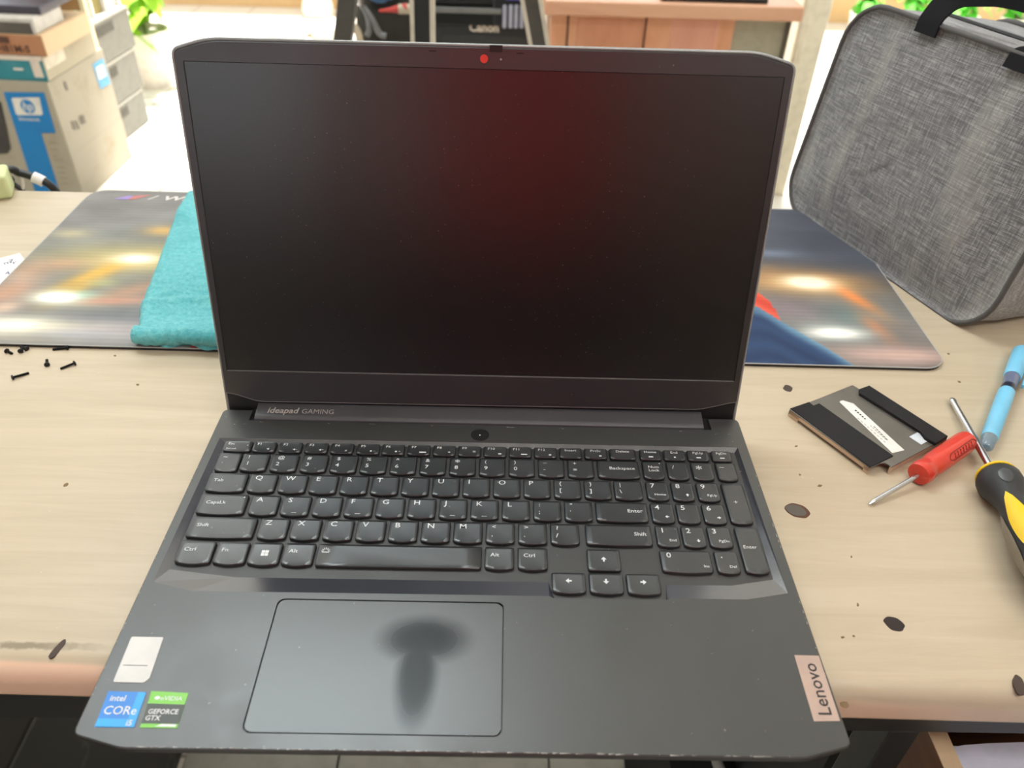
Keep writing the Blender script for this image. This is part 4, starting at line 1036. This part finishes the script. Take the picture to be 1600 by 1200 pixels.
# computer towers -------------------------------------------------
TA = Vector((-1.3650, 2.6459, FZ)); TB_ = Vector((-1.3549, 2.7745, FZ)); td = (TB_-TA).normalized(); tl = Vector((-td.y, td.x, 0))
MT = basis(TB_, tl*-1, td)   # corner: x right, y back
MTOWER = mat('grey_case', (114, 112, 102), .5); MVENT = mat('vent_dark', (84, 80, 72), .7)
names = ['lowest of the three stacked grey computer cases, on the floor', 'middle one of the three stacked grey computer cases', 'topmost of the three stacked grey computer cases, with a slotted vent']
zs = [0, .122, .262, .398]
for i in range(3):
    t = thing('computer_case', names[i], 'computer case', tuple(MT @ Vector((-.2, -.2, zs[i]))), group='stack of grey computer cases')
    b = new(); box(b, -.24, 0, -.25, .05+.02*i, zs[i]+.002, zs[i+1]-.003, .004, MT); obj('case_cover', b, MTOWER, t, True)
    b = new(); box(b, -.235, .001, -.245, .049+.02*i, zs[i+1]-.006, zs[i+1], 0, MT); obj('top_edge', b, mat('pale_edge_strip', (170, 166, 154), .5), t, True)
    b = new()
    for k in range(10): box(b, -.001, .0012, -.165+k*.014-(.05 if i < 2 else 0), -.158+k*.014-(.05 if i < 2 else 0), zs[i+1]-.048, zs[i+1]-.016, 0, MT)
    obj('vent_slots', b, MVENT, t, True)
    b = new(); box(b, -.001, .001, -.20, -.13, zs[i]+.012, zs[i]+.045, 0, MT); obj('side_panel', b, mat('case_panel_grey', (116, 112, 102), .6), t, True)  # grey rectangle on the side of each case
# rack with yellow books on the cases
t = thing('file_rack', 'white wire rack holding yellow files on top of the computer cases', 'rack', tuple(MT @ Vector((-.1, -.2, zs[3]))))
b = new()
for y0 in (-.22, -.13, -.04, .05): box(b, -.22, .0, y0-.006, y0+.006, zs[3], zs[3]+.34, .002, MT)
box(b, -.22, 0, -.23, .06, zs[3], zs[3]+.012, 0, MT); obj('rack_frame', b, MWHITE, t, True)
for k, yy in enumerate((-.208, -.118)):
    b = new(); box(b, -.21, -.012, yy, yy+.065, zs[3]+.012, zs[3]+.28, .003, MT)
    tag(recenter(obj('file_folder', b, m_card('olive_yellow_file%d' % k, ((150, 136, 60), (140, 126, 70))[k], (92, 88, 50), .7))), ('yellow olive file nearest the wooden board in the white rack', 'olive file nearest the plant in the white rack')[k], 'file', 'files in the rack')
b = new(); box(b, -.18, -.01, -.03, .04, zs[3]+.012, zs[3]+.2, .004, MT); tag(recenter(obj('white_carton', b, mat('carton_white', (232, 226, 214), .6))), 'small white carton in the rack beside the files', 'box')
# thin cord by the cases
b = new(); tube(b, bez([at(229, 196, FZ+.02), at(232, 200, FZ+.004), at(250, 201, FZ+.004), at(265, 192, FZ+.004)], 8), .003, 6)
tag(recenter(obj('power_cord', b, mat('pale_cord', (190, 184, 160), .6))), 'thin pale cord trailing from the computer cases over the floor', 'cord')

# plants -----------------------------------------------------------
def leafy(name, label, base, potr, poth, nleaf, leaf_l, leaf_w, crown_z, spread, m, potm, droop=.5, seed=1, group=None):
    rnd = random.Random(seed); t = thing(name, label, 'plant', base, group=group)
    b = new(); lathe(b, [(0, potr*.75), (poth, potr), (poth, potr*.9), (poth-.02, potr*.88), (poth-.02, 0)], (0, 0, 0), (0, 0, 1), 20); obj('pot', b, potm, t, False, 40)
    b = new()
    for k in range(nleaf):
        a = rnd.uniform(0, 2*PI); el2 = rnd.uniform(-.5, 1.2); st_ = Vector((rnd.gauss(0, spread*.3), rnd.gauss(0, spread*.3), crown_z+rnd.uniform(-.5, .5)*spread))
        d = Vector((math.cos(a)*math.cos(el2), math.sin(a)*math.cos(el2), math.sin(el2))); s_ = d.cross(Vector((0, 0, 1))).normalized(); L_ = leaf_l*rnd.uniform(.7, 1.2); prev = None
        for q in range(7):
            f = q/6; c = st_+d*L_*f+Vector((0, 0, -droop*L_*f*f)); w = leaf_w*math.sin(PI*min(.98, f*.9+.08))**.8
            cur = [b.verts.new(c-s_*w+Vector((0, 0, w*.3))), b.verts.new(c), b.verts.new(c+s_*w+Vector((0, 0, w*.3)))]
            if prev:
                for u in (0, 1): b.faces.new((prev[u], prev[u+1], cur[u+1], cur[u]))
            prev = cur
    obj('foliage', b, m, t, False, 60)
    b = new()
    for k in range(4): tube(b, [(rnd.gauss(0, potr*.2), rnd.gauss(0, potr*.2), poth-.03), (rnd.gauss(0, spread*.2), rnd.gauss(0, spread*.2), crown_z)], .006, 6)
    obj('stem', b, mat('green_stem', (96, 120, 50), .6), t)
MLEAF = m_card('bright_leaf', (150, 196, 46), (96, 150, 30), .7); MPOT = mat('pale_pot', (226, 216, 204), .6)
p = aty(222, 28, 3.25)
leafy('potted_plant', 'bright green broad-leaved plant beside the computer cases', (p.x-.02, 3.25, FZ), .11, .22, 46, .17, .032, p.z-FZ+.06, .16, MLEAF, MPOT, .45, 3)
MGR = m_card('small_plant_leaf', (90, 190, 50), (60, 150, 40), .5)  # leaf green of the small plants
for k, px in enumerate((1352, 1432, 1512, 1592)):
    p = at(px, 15, FZ); p = CAM+(p-CAM)*(4.25-CAM.y)/(p.y-CAM.y)
    leafy('potted_plant', ('leftmost of the small green plants beyond the bag', 'second small green plant from the left beyond the bag handles', 'third small green plant from the left beyond the bag', 'rightmost small green plant beyond the bag')[k], (p.x, 4.25, FZ), .07, .13, 30, .085, .022, .19, .08, MGR, MPOT, .5, 20+k, 'small plants in pots outside the door')

# white items on the sunny floor
for k, (px, py, r, h) in enumerate(((498, 24, .08, .09), (452, 54, .11, .04), (515, 56, .09, .05))):
    p = at(px, py, FZ); b = new(); lathe(b, [(0, 0), (0, r), (h*.5, r*1.05), (h, r*.9), (h, 0)], (p.x, p.y, FZ), (p.x, p.y, 1), 24)
    tag(recenter(obj('white_basin', b, mat('creamy_white', (236, 228, 208), .6), None, False, 40)), ('round white tub farthest back left of the black stand leg', 'flat round white basin, widest and leftmost of three', 'round white basin right beside the black stand leg')[k], 'basin', 'white basins on the sunny floor')
p = at(492, 9, FZ); b = new(); lathe(b, [(0, .05), (.14, .06), (.14, 0)], (p.x-.05, p.y, FZ), (p.x-.05, p.y, 1), 20); tag(recenter(obj('plant_pot', b, mat('pinkish_pot', (214, 170, 150), .6), None, False, 40)), 'small pinkish pot by the tan plinth outside', 'pot')

# ------------------------------------------------------------ stand with three legs
SY = 1.45
std_ = thing('metal_stand', 'dark metal stand with three square legs behind the laptop', 'stand', (aty(661, 40, SY).x, SY, FZ))
def bar_(pt, pb, y, w, m1, edge=None):
    """vertical bar through two image heights, from floor to above the frame"""
    A, B = aty(*pt, y), aty(*pb, y); d = (A-B); bot = B-d*((B.z-FZ)/d.z); top = A+d*((.30-A.z)/d.z)
    b = new(); M_ = basis(bot, Vector((1, 0, 0)), Vector((0, 0, 1)).cross(Vector((1, 0, 0)))); 
    for x0, x1, z0, z1 in ((-w/2, w/2, 0, 1),):
        v = []
        for zz, c in ((0, bot), (1, top)):
            for sx, sy in ((-1, 0), (1, 0), (1, 1), (-1, 1)): v.append(b.verts.new((c.x+sx*w/2, c.y+sy*w, c.z)))
        for q in ((0, 1, 2, 3), (7, 6, 5, 4), (0, 4, 5, 1), (1, 5, 6, 2), (2, 6, 7, 3), (3, 7, 4, 0)): b.faces.new([v[i] for i in q])
    l = obj('leg', b, m1, std_, True)
    if edge:
        b = new()
        for e in edge:
            v = []
            for c in (bot, top):
                for sx, sy in ((-1, 0), (1, 0), (1, 1), (-1, 1)): v.append(b.verts.new((c.x+e*(w/2+.004)+sx*.004, c.y-.002+sy*w, c.z)))
            for q in ((0, 1, 2, 3), (7, 6, 5, 4), (0, 4, 5, 1), (1, 5, 6, 2), (2, 6, 7, 3), (3, 7, 4, 0)): b.faces.new([v[i] for i in q])
        obj('edge_strip', b, mat('aluminium_edge', (214, 204, 186), .4), l, True)
    return top
t1 = bar_((541, 5), (535, 58), SY, .034, mat('grey_brown_metal', (84, 80, 74), .4))
t2 = bar_((659, 5), (660, 58), SY, .030, MATS['dark_frame_metal'], (-1, 1))
t3 = bar_((831, 5), (841, 62), SY, .026, MATS['grey_brown_metal'], (-1, 1))
b = new(); box(b, t1.x-.03, t3.x+.03, SY-.03, SY+.10, .30, .325, .004); obj('top_plate', b, MATS['dark_frame_metal'], std_, True)

# ------------------------------------------------------------ low table with printer and tool bag
PY = 2.15
pz = aty(760, 75, PY).z
pb_ = aty(760, 78, PY).z-.03
tbx0, tbx1 = aty(545, 60, PY).x, aty(845, 60, PY).x
lt = thing('low_table', 'low black table carrying the printer, behind the stand', 'table', ((tbx0+tbx1)/2, PY+.2, FZ))
b = new(); box(b, tbx0, tbx1-.012, PY-.02, PY+.45, pb_-.03, pb_, .004); obj('table_top', b, MBLACK, lt, True)
for x, y in ((tbx0+.02, PY), (tbx1-.06, PY), (tbx0+.02, PY+.4), (tbx1-.06, PY+.4)):
    b = new(); box(b, x, x+.03, y, y+.03, FZ, pb_-.03); obj('leg', b, MBLACK, lt, True)
x0, x1 = aty(664, 50, PY).x, aty(829, 50, PY).x
zc = aty(745, 45, PY).z
prn = thing('printer', 'black ink tank printer with four ink windows behind the laptop', 'printer', ((x0+x1)/2, PY+.17, pb_))
b = new(); box(b, x0, x1, PY, PY+.34, pb_, zc+.040, .008); obj('printer_body', b, mat('printer_black', (44, 46, 46), .45), prn, True)
za = aty(745, 32, PY).z
b = new(); box(b, x0+.01, x1-.08, PY-.006, PY+.3, za-.012, za+.03, .004); obj('paper_slot', b, mat('slot_black', (16, 20, 22), .35), prn, True)
zb = aty(745, 15, PY).z
b = new(); box(b, x0+.01, x1-.08, PY-.010, PY, zb-.009, zb+.006, .003); obj('paper_guide', b, mat('grey_guide', (120, 122, 120), .4), prn, True)
zt = aty(745, 0, PY).z
b = new(); box(b, x0, x1-.075, PY-.004, PY+.34, zb+.012, zt+.10, .008); obj('scanner_lid', b, mat('lid_black', (24, 26, 27), .35), prn, True)
b = new(); box(b, x1-.105, x1, PY-.008, PY+.3, aty(800, 40, PY).z, zt+.04, .006); ik = obj('ink_compartment', b, mat('ink_housing', (34, 36, 40), .3), prn, True)
for px in (789, 798.5, 807, 816):
    q = aty(px, 26, PY-.008); b = new(); box(b, q.x-.0065, q.x+.0045, PY-.011, PY-.007, q.z-.030, q.z+.030, .003); obj('ink_window', b, mat('milky_window', (176, 180, 196), .4), ik, True)
q = aty(801, 0, PY-.008); b = new(); box(b, q.x-.02, q.x+.02, PY-.0105, PY-.0075, q.z, q.z+.02, .002); obj('logo_mark', b, mat('violet_blue', (84, 84, 190), .4), ik, True)
q = aty(733, 48.5, PY); b = new(); text(b, 'Canon', .032, T(q.x, PY-.0008, q.z) @ Matrix.Rotation(PI/2, 4, 'X'), .0012, .96); obj('logo_text', b, mat('logo_beige', (216, 204, 188), .5), prn, True)
q = aty(693, 55, PY); b = new(); box(b, q.x, x1-.01, PY-.003, PY+.002, pb_+.004, q.z, .002); obj('output_tray', b, mat('tray_black', (52, 54, 52), .5), prn, True)
# tool bag
BY = 2.05
q0, q1 = aty(556, 60, BY), aty(650, 60, BY)
MTB = mat('tool_bag_cloth', (62, 60, 56), .9, spec=.1)
tbg = thing('tool_bag', 'dark cloth tool bag heaped with tools left of the printer', 'bag', ((q0.x+q1.x)/2, BY+.1, pb_))
b = new(); g = bmesh.new(); bmesh.ops.create_uvsphere(g, u_segments=28, v_segments=18, radius=1)
for v in g.verts:
    s_ = 1+.12*noise.noise(v.co*2.2); v.co = Vector(((q0.x+q1.x)/2+.00+v.co.x*.095*s_, BY+.11+v.co.y*.10*s_, max(pb_, pb_+.10+v.co.z*.13*s_)))
merge(b, g); obj('bag_cloth', b, MTB, tbg, True, 60)
BYf = BY-.03
b = new(); tube(b, bez([aty(548, 40, BYf), aty(556, 45, BYf), aty(561, 58, BYf), aty(563, 80, BYf)], 8), .010, 8); obj('pale_strap', b, mat('strap_cream', (206, 190, 164), .7), tbg, True, 50)
pr_ = thing('pliers', 'grey handled pliers lying on the tool bag', 'pliers', tuple(aty(580, 40, BYf)))
MGP = mat('grey_rubber', (118, 118, 120), .5)
b = new(); tube(b, bez([aty(565, 5, BYf), aty(574, 25, BYf), aty(577, 45, BYf), aty(573, 56, BYf)], 6), .007, 8); obj('handle', b, MGP, pr_, True, 50)
b = new(); tube(b, bez([aty(565, 8, BYf), aty(580, 28, BYf), aty(593, 52, BYf), aty(603, 56, BYf)], 6), .008, 8); obj('handle', b, MGP, pr_, True, 50)
b = new(); tube(b, [aty(561, -12, BYf), aty(565, 8, BYf)], .010, 8); obj('jaw', b, MCHROME, pr_, True)
br2 = thing('brush', 'red and cream handled tool lying across the tool bag', 'tool', tuple(aty(620, 15, BYf)))
b = new(); lathe(b, [(0, .003), (.03, .006), (.055, .011), (.075, .012)], aty(592, 17, BYf), aty(624, 14, BYf), 14); obj('red_tip', b, mat('red_tool', (200, 70, 64), .4), br2, True, 50)
b = new(); lathe(b, [(.0, .012), (.045, .012)], aty(623, 14, BYf), aty(645, 14, BYf), 14); obj('handle', b, mat('cream_tool', (196, 184, 160), .5), br2, True, 50)
g = bmesh.new(); bmesh.ops.create_uvsphere(g, u_segments=24, v_segments=14, radius=1); qq = aty(592, -16, BY)
for v in g.verts: v.co = qq+Vector((v.co.x*.045, .02+v.co.y*.03, v.co.z*.034))*(1+.2*noise.noise(v.co*3))
b = new(); merge(b, g); tag(recenter(obj('blue_cloth', b, m_card('blue_rag', (70, 112, 160), (120, 160, 196), .6), None, False, 60)), 'crumpled blue cloth on top of the tool bag', 'cloth')

# ------------------------------------------------------------ wooden counter at the right back
DY = 1.9
MW1 = m_wood('orange_wood', (222, 156, 118), (238, 182, 144), (6, 6, 1.5)); MW2 = m_wood('counter_top_wood', (212, 158, 126), (226, 178, 146), (1, 6, 6))
A = aty(851, 22, DY); Bq = aty(1253, 36, DY)
ztop = aty(1050, 6, DY).z; zbt = aty(1050, 29.5, DY).z
cnt = thing('counter', 'orange brown wooden counter with thick top behind the laptop at right', 'counter', ((A.x+Bq.x)/2, DY+.3, FZ))
b = new(); box(b, A.x, Bq.x, DY, DY+.36, zbt, ztop, .004); obj('counter_top', b, MW2, cnt, True)
DYf = DY+.04
def px_(p, y=DYf): return aty(p, 50, y).x
b = new(); box(b, px_(861), px_(1146), DYf, DYf+.28, FZ, zbt-.001); obj('carcass', b, MW1, cnt, True)
b = new(); box(b, px_(900), px_(1004), DYf-.002, DYf+.01, FZ+.05, zbt-.012, .004); b2 = obj('door', b, m_wood('reddish_panel', (212, 146, 112), (226, 164, 130), (6, 6, 1.5)), cnt, True)
b = new(); box(b, px_(1048), px_(1122), DYf-.002, DYf+.01, FZ+.05, zbt-.006, .004); obj('door', b, m_wood('pinkish_panel', (224, 160, 136), (234, 174, 150), (6, 6, 1.5)), cnt, True)
b = new(); box(b, px_(885), px_(888), DYf-.003, DYf, FZ+.05, zbt-.005); box(b, px_(1006), px_(1009), DYf-.003, DYf, FZ+.05, zbt-.005); obj('door_gap', b, mat('gap_brown', (110, 64, 44), .7), cnt, True)
b = new(); box(b, px_(1146), px_(1228), DYf+.01, DYf+.022, FZ, zbt-.001); obj('back_panel', b, mat('grey_green_panel', (176, 172, 150), .7), cnt, True)
b = new(); box(b, px_(1228), px_(1234), DYf, DYf+.28, FZ, zbt-.001); obj('leg', b, mat('dark_leg', (84, 78, 66), .5), cnt, True)
q0, q1 = aty(1032, 0, DY+.03), aty(1200, 1, DY+.03)
b = new(); box(b, q0.x, q1.x, DY+.022, DY+.25, ztop, ztop+.012, .004); tag(recenter(obj('black_tray', b, MBLACK)), 'flat black device lying on the wooden counter', 'device')
b = new(); p0_ = aty(845, 30, DY-.03); 

# ------------------------------------------------------------ things under the desk
t = thing('shaded_floor_tiles', 'grey sheet for the shaded floor tiles below the front of the laptop', 'floor tiles', (-.08, .2, FZ))
b = new()  # grey sheet laid over the floor in place of the shade there
for x0, x1 in ((-.422, -.2075), (-.2045, .091), (.094, .266)): box(b, x0, x1, -.30, .62, FZ+.0005, FZ+.009, .0015)
obj('shaded_tiles', b, mat('shaded_tile_grey', (150, 148, 138), .7), t, True)
b = new(); box(b, -.421, .265, -.299, .619, FZ+.0002, FZ+.006); obj('shaded_tile_backing', b, mat('shaded_seam_dark', (60, 58, 54), .8), t, True)
e0 = at(299, 1174, -.36)
t = thing('storage_cabinet', 'low black stone-topped cabinet under the left front of the desk', 'cabinet', (-.6, .1, FZ))
b = new(); box(b, -.665, min(e0.x, -.43), -.35, .48, FZ, -.36, .004); obj('cabinet_body', b, m_stone(), t, True)
e1 = at(1046, 1185, -.45)
t = thing('floor_bag', 'black bag on the floor under the right front of the desk', 'bag', (.35, .2, FZ))
b = new(); g = bmesh.new(); bmesh.ops.create_cube(g, size=1); bmesh.ops.subdivide_edges(g, edges=g.edges[:], cuts=8, use_grid_fill=True)
for v in g.verts:
    c = v.co.copy(); v.co = Vector((e1.x+.21+c.x*.42, .10+c.y*.56, FZ+.15+c.z*.30))
    if c.z > -.45: v.co += Vector((.0, .012, .012))*noise.noise(v.co*9)
merge(b, g); obj('bag_cloth', b, mat('black_nylon', (22, 24, 22), .7, spec=.2), t, True, 60)
q = at(1190, 1188, -.44)
t = thing('cloth_roll', 'rolled white and pink striped cloth on the black floor bag', 'cloth', (q.x, q.y, -.45))
q0 = at(1165, 1190, -.435); b = new(); tube(b, bez([q0+Vector((.03*math.cos(a), .03*math.sin(a), 0)) for a in [i*.7 for i in range(9)]], 5), .006, 8); obj('white_cord', b, mat('grey_white_cord', (150, 150, 144), .8), t, True, 60)
q1 = at(1215, 1192, -.435); b = new(); lathe(b, [(0, .004), (.006, .022), (.03, .026), (.045, .012)], q1+Vector((0, 0, -.02)), q1+Vector((0, 0, 1)), 16); obj('pink_cloth', b, mat('dull_pink', (132, 60, 84), .9), t, True, 60)

dr = thing('drawer_unit', 'open wooden drawer under the right front of the desk', 'drawer', (.36, .05, FZ))
zd = -.10
a0, a1 = at(1452, 1147, zd), at(1478, 1147, zd); c0_, c1_ = at(1476, 1200, zd), at(1508, 1200, zd)
MPALE = m_wood('drawer_pale_wood', (214, 184, 146), (228, 202, 166), (20, 3, 3)); MBRN = m_wood('drawer_brown', (104, 68, 44), (128, 86, 56), (3, 3, 20))
b = new(); xL, xR = (a0.x+c0_.x)/2, (a1.x+c1_.x)/2
box(b, xL, xR, -.25, .12, zd-.12, zd-.001); o = obj('drawer_side', b, MBRN, dr, True)
b = new(); box(b, xL, xR, -.25, .12, zd-.001, zd); obj('top_edge', b, MPALE, o, True)
b = new(); box(b, .75, .77, -.25, .12, zd-.12, zd, .001); obj('drawer_side', b, MPALE, dr, True)
b = new(); box(b, xR, .75, -.25, .12, zd-.12, zd-.11); box(b, xR, .75, .105, .12, zd-.12, zd-.02); obj('drawer_bottom', b, MBRN, dr, True)
b = new(); box(b, xL-.02, xL-.001, .121, .45, FZ, -.064); obj('side_panel', b, mat('blackened_panel', (26, 28, 26), .7), dr, True)
b = new(); box(b, .77, .79, .12, .45, FZ, -.064); obj('side_panel', b, MATS['blackened_panel'], dr, True)
b = new(); box(b, xL, .77, .44, .45, FZ, -.064); box(b, xL, .77, .121, .45, zd-.14, zd-.125); box(b, xL, .77, -.1, .45, FZ, FZ+.12); obj('drawer_cabinet', b, MBRN, dr, True)
b = new(); box(b, .22, xL-.02, -.1, .0, FZ, zd-.14); b.free()
b = new(); s_ = [at(*q, zd-.012) for q in ((1488, 1162), (1510, 1164), (1545, 1159), (1600, 1157), (1700, 1157))]
prism(b, [(p.x, p.y) for p in s_]+[(.74, -.2), (xR+.002, -.2)], zd-.108, zd-.014, .001)
tag(recenter(obj('paper_stack', b, mat('bluish_white_paper', (222, 224, 242), .6))), 'stack of bluish white paper inside the open drawer', 'paper')

# ------------------------------------------------------------ person taking the photo (seen only as a reflection in the screen)
pr = thing('person', 'person in a red shirt and dark trousers standing in front of the desk', 'person', (.035, -.52, FZ))
def skin(name, nodes, links, m, parent, sub=2):
    me = bpy.data.meshes.new(name); me.from_pydata([n_[:3] for n_ in nodes], links, []); o = bpy.data.objects.new(name, me); COL.objects.link(o); o.parent = parent
    me.materials.append(m); mo = o.modifiers.new('s', 'SKIN'); sv = me.skin_vertices[0].data if me.skin_vertices else None
    if sv is None:
        bm_ = bmesh.new(); bm_.from_mesh(me); bm_.verts.layers.skin.verify(); bm_.to_mesh(me); bm_.free(); sv = me.skin_vertices[0].data
    for i, n_ in enumerate(nodes):
        r = n_[3]; sv[i].radius = r if isinstance(r, tuple) else (r, r)
    sv[0].use_root = True
    s2 = o.modifiers.new('u', 'SUBSURF'); s2.levels = sub; s2.render_levels = sub; MX[o.name] = MX[parent.name]; return o
MSK = mat('skin_tone', (168, 118, 88), .5); MRED = mat('red_shirt', (226, 26, 30), .9, spec=.1); MTR = mat('dark_trousers', (30, 32, 38), .9, spec=.1)
skin('trousers', [(0, 0, .95, (.17, .12)), (-.10, 0, .84, .095), (-.12, .01, .48, .062), (-.12, 0, .09, .05), (.10, 0, .84, .095), (.12, .01, .48, .062), (.12, 0, .09, .05)], [(0, 1), (1, 2), (2, 3), (0, 4), (4, 5), (5, 6)], MTR, pr)
skin('shirt', [(0, 0, .82, (.18, .13)), (0, 0, 1.15, (.165, .12)), (0, 0, 1.32, (.19, .125)), (0, 0, 1.44, (.11, .08)), (-.20, 0, 1.38, .065), (-.26, .02, 1.20, .058), (.20, 0, 1.38, .065), (.26, .02, 1.20, .058)], [(0, 1), (1, 2), (2, 3), (3, 4), (4, 5), (3, 6), (6, 7)], MRED, pr)
skin('body', [(0, 0, 1.42, .06), (0, .005, 1.52, .055), (0, .02, 1.60, .075), (0, .02, 1.70, (.075, .09))], [(0, 1), (1, 2), (2, 3)], MSK, pr)
for s_ in (-1, 1):
    skin('arm', [(s_*.26, .02, 1.20, .042), (s_*.27, .05, 1.12, .042), (s_*.26, .10, .98, .03), (s_*.255, .12, .92, .036), (s_*.25, .13, .86, .026)], [(0, 1), (1, 2), (2, 3), (3, 4)], MSK, pr)
b = new(); g = bmesh.new(); bmesh.ops.create_uvsphere(g, u_segments=20, v_segments=12, radius=1)
for v in g.verts: v.co = Vector((v.co.x*.085, v.co.y*.10+.005, v.co.z*.075+1.71))
merge(b, g); obj('hair', b, MBLACK, pr, False, 60)
for s_ in (-1, 1):
    b = new(); box(b, s_*.12-.045, s_*.12+.045, -.08, .17, 0, .07, .02); obj('shoe', b, MBLACK, pr)
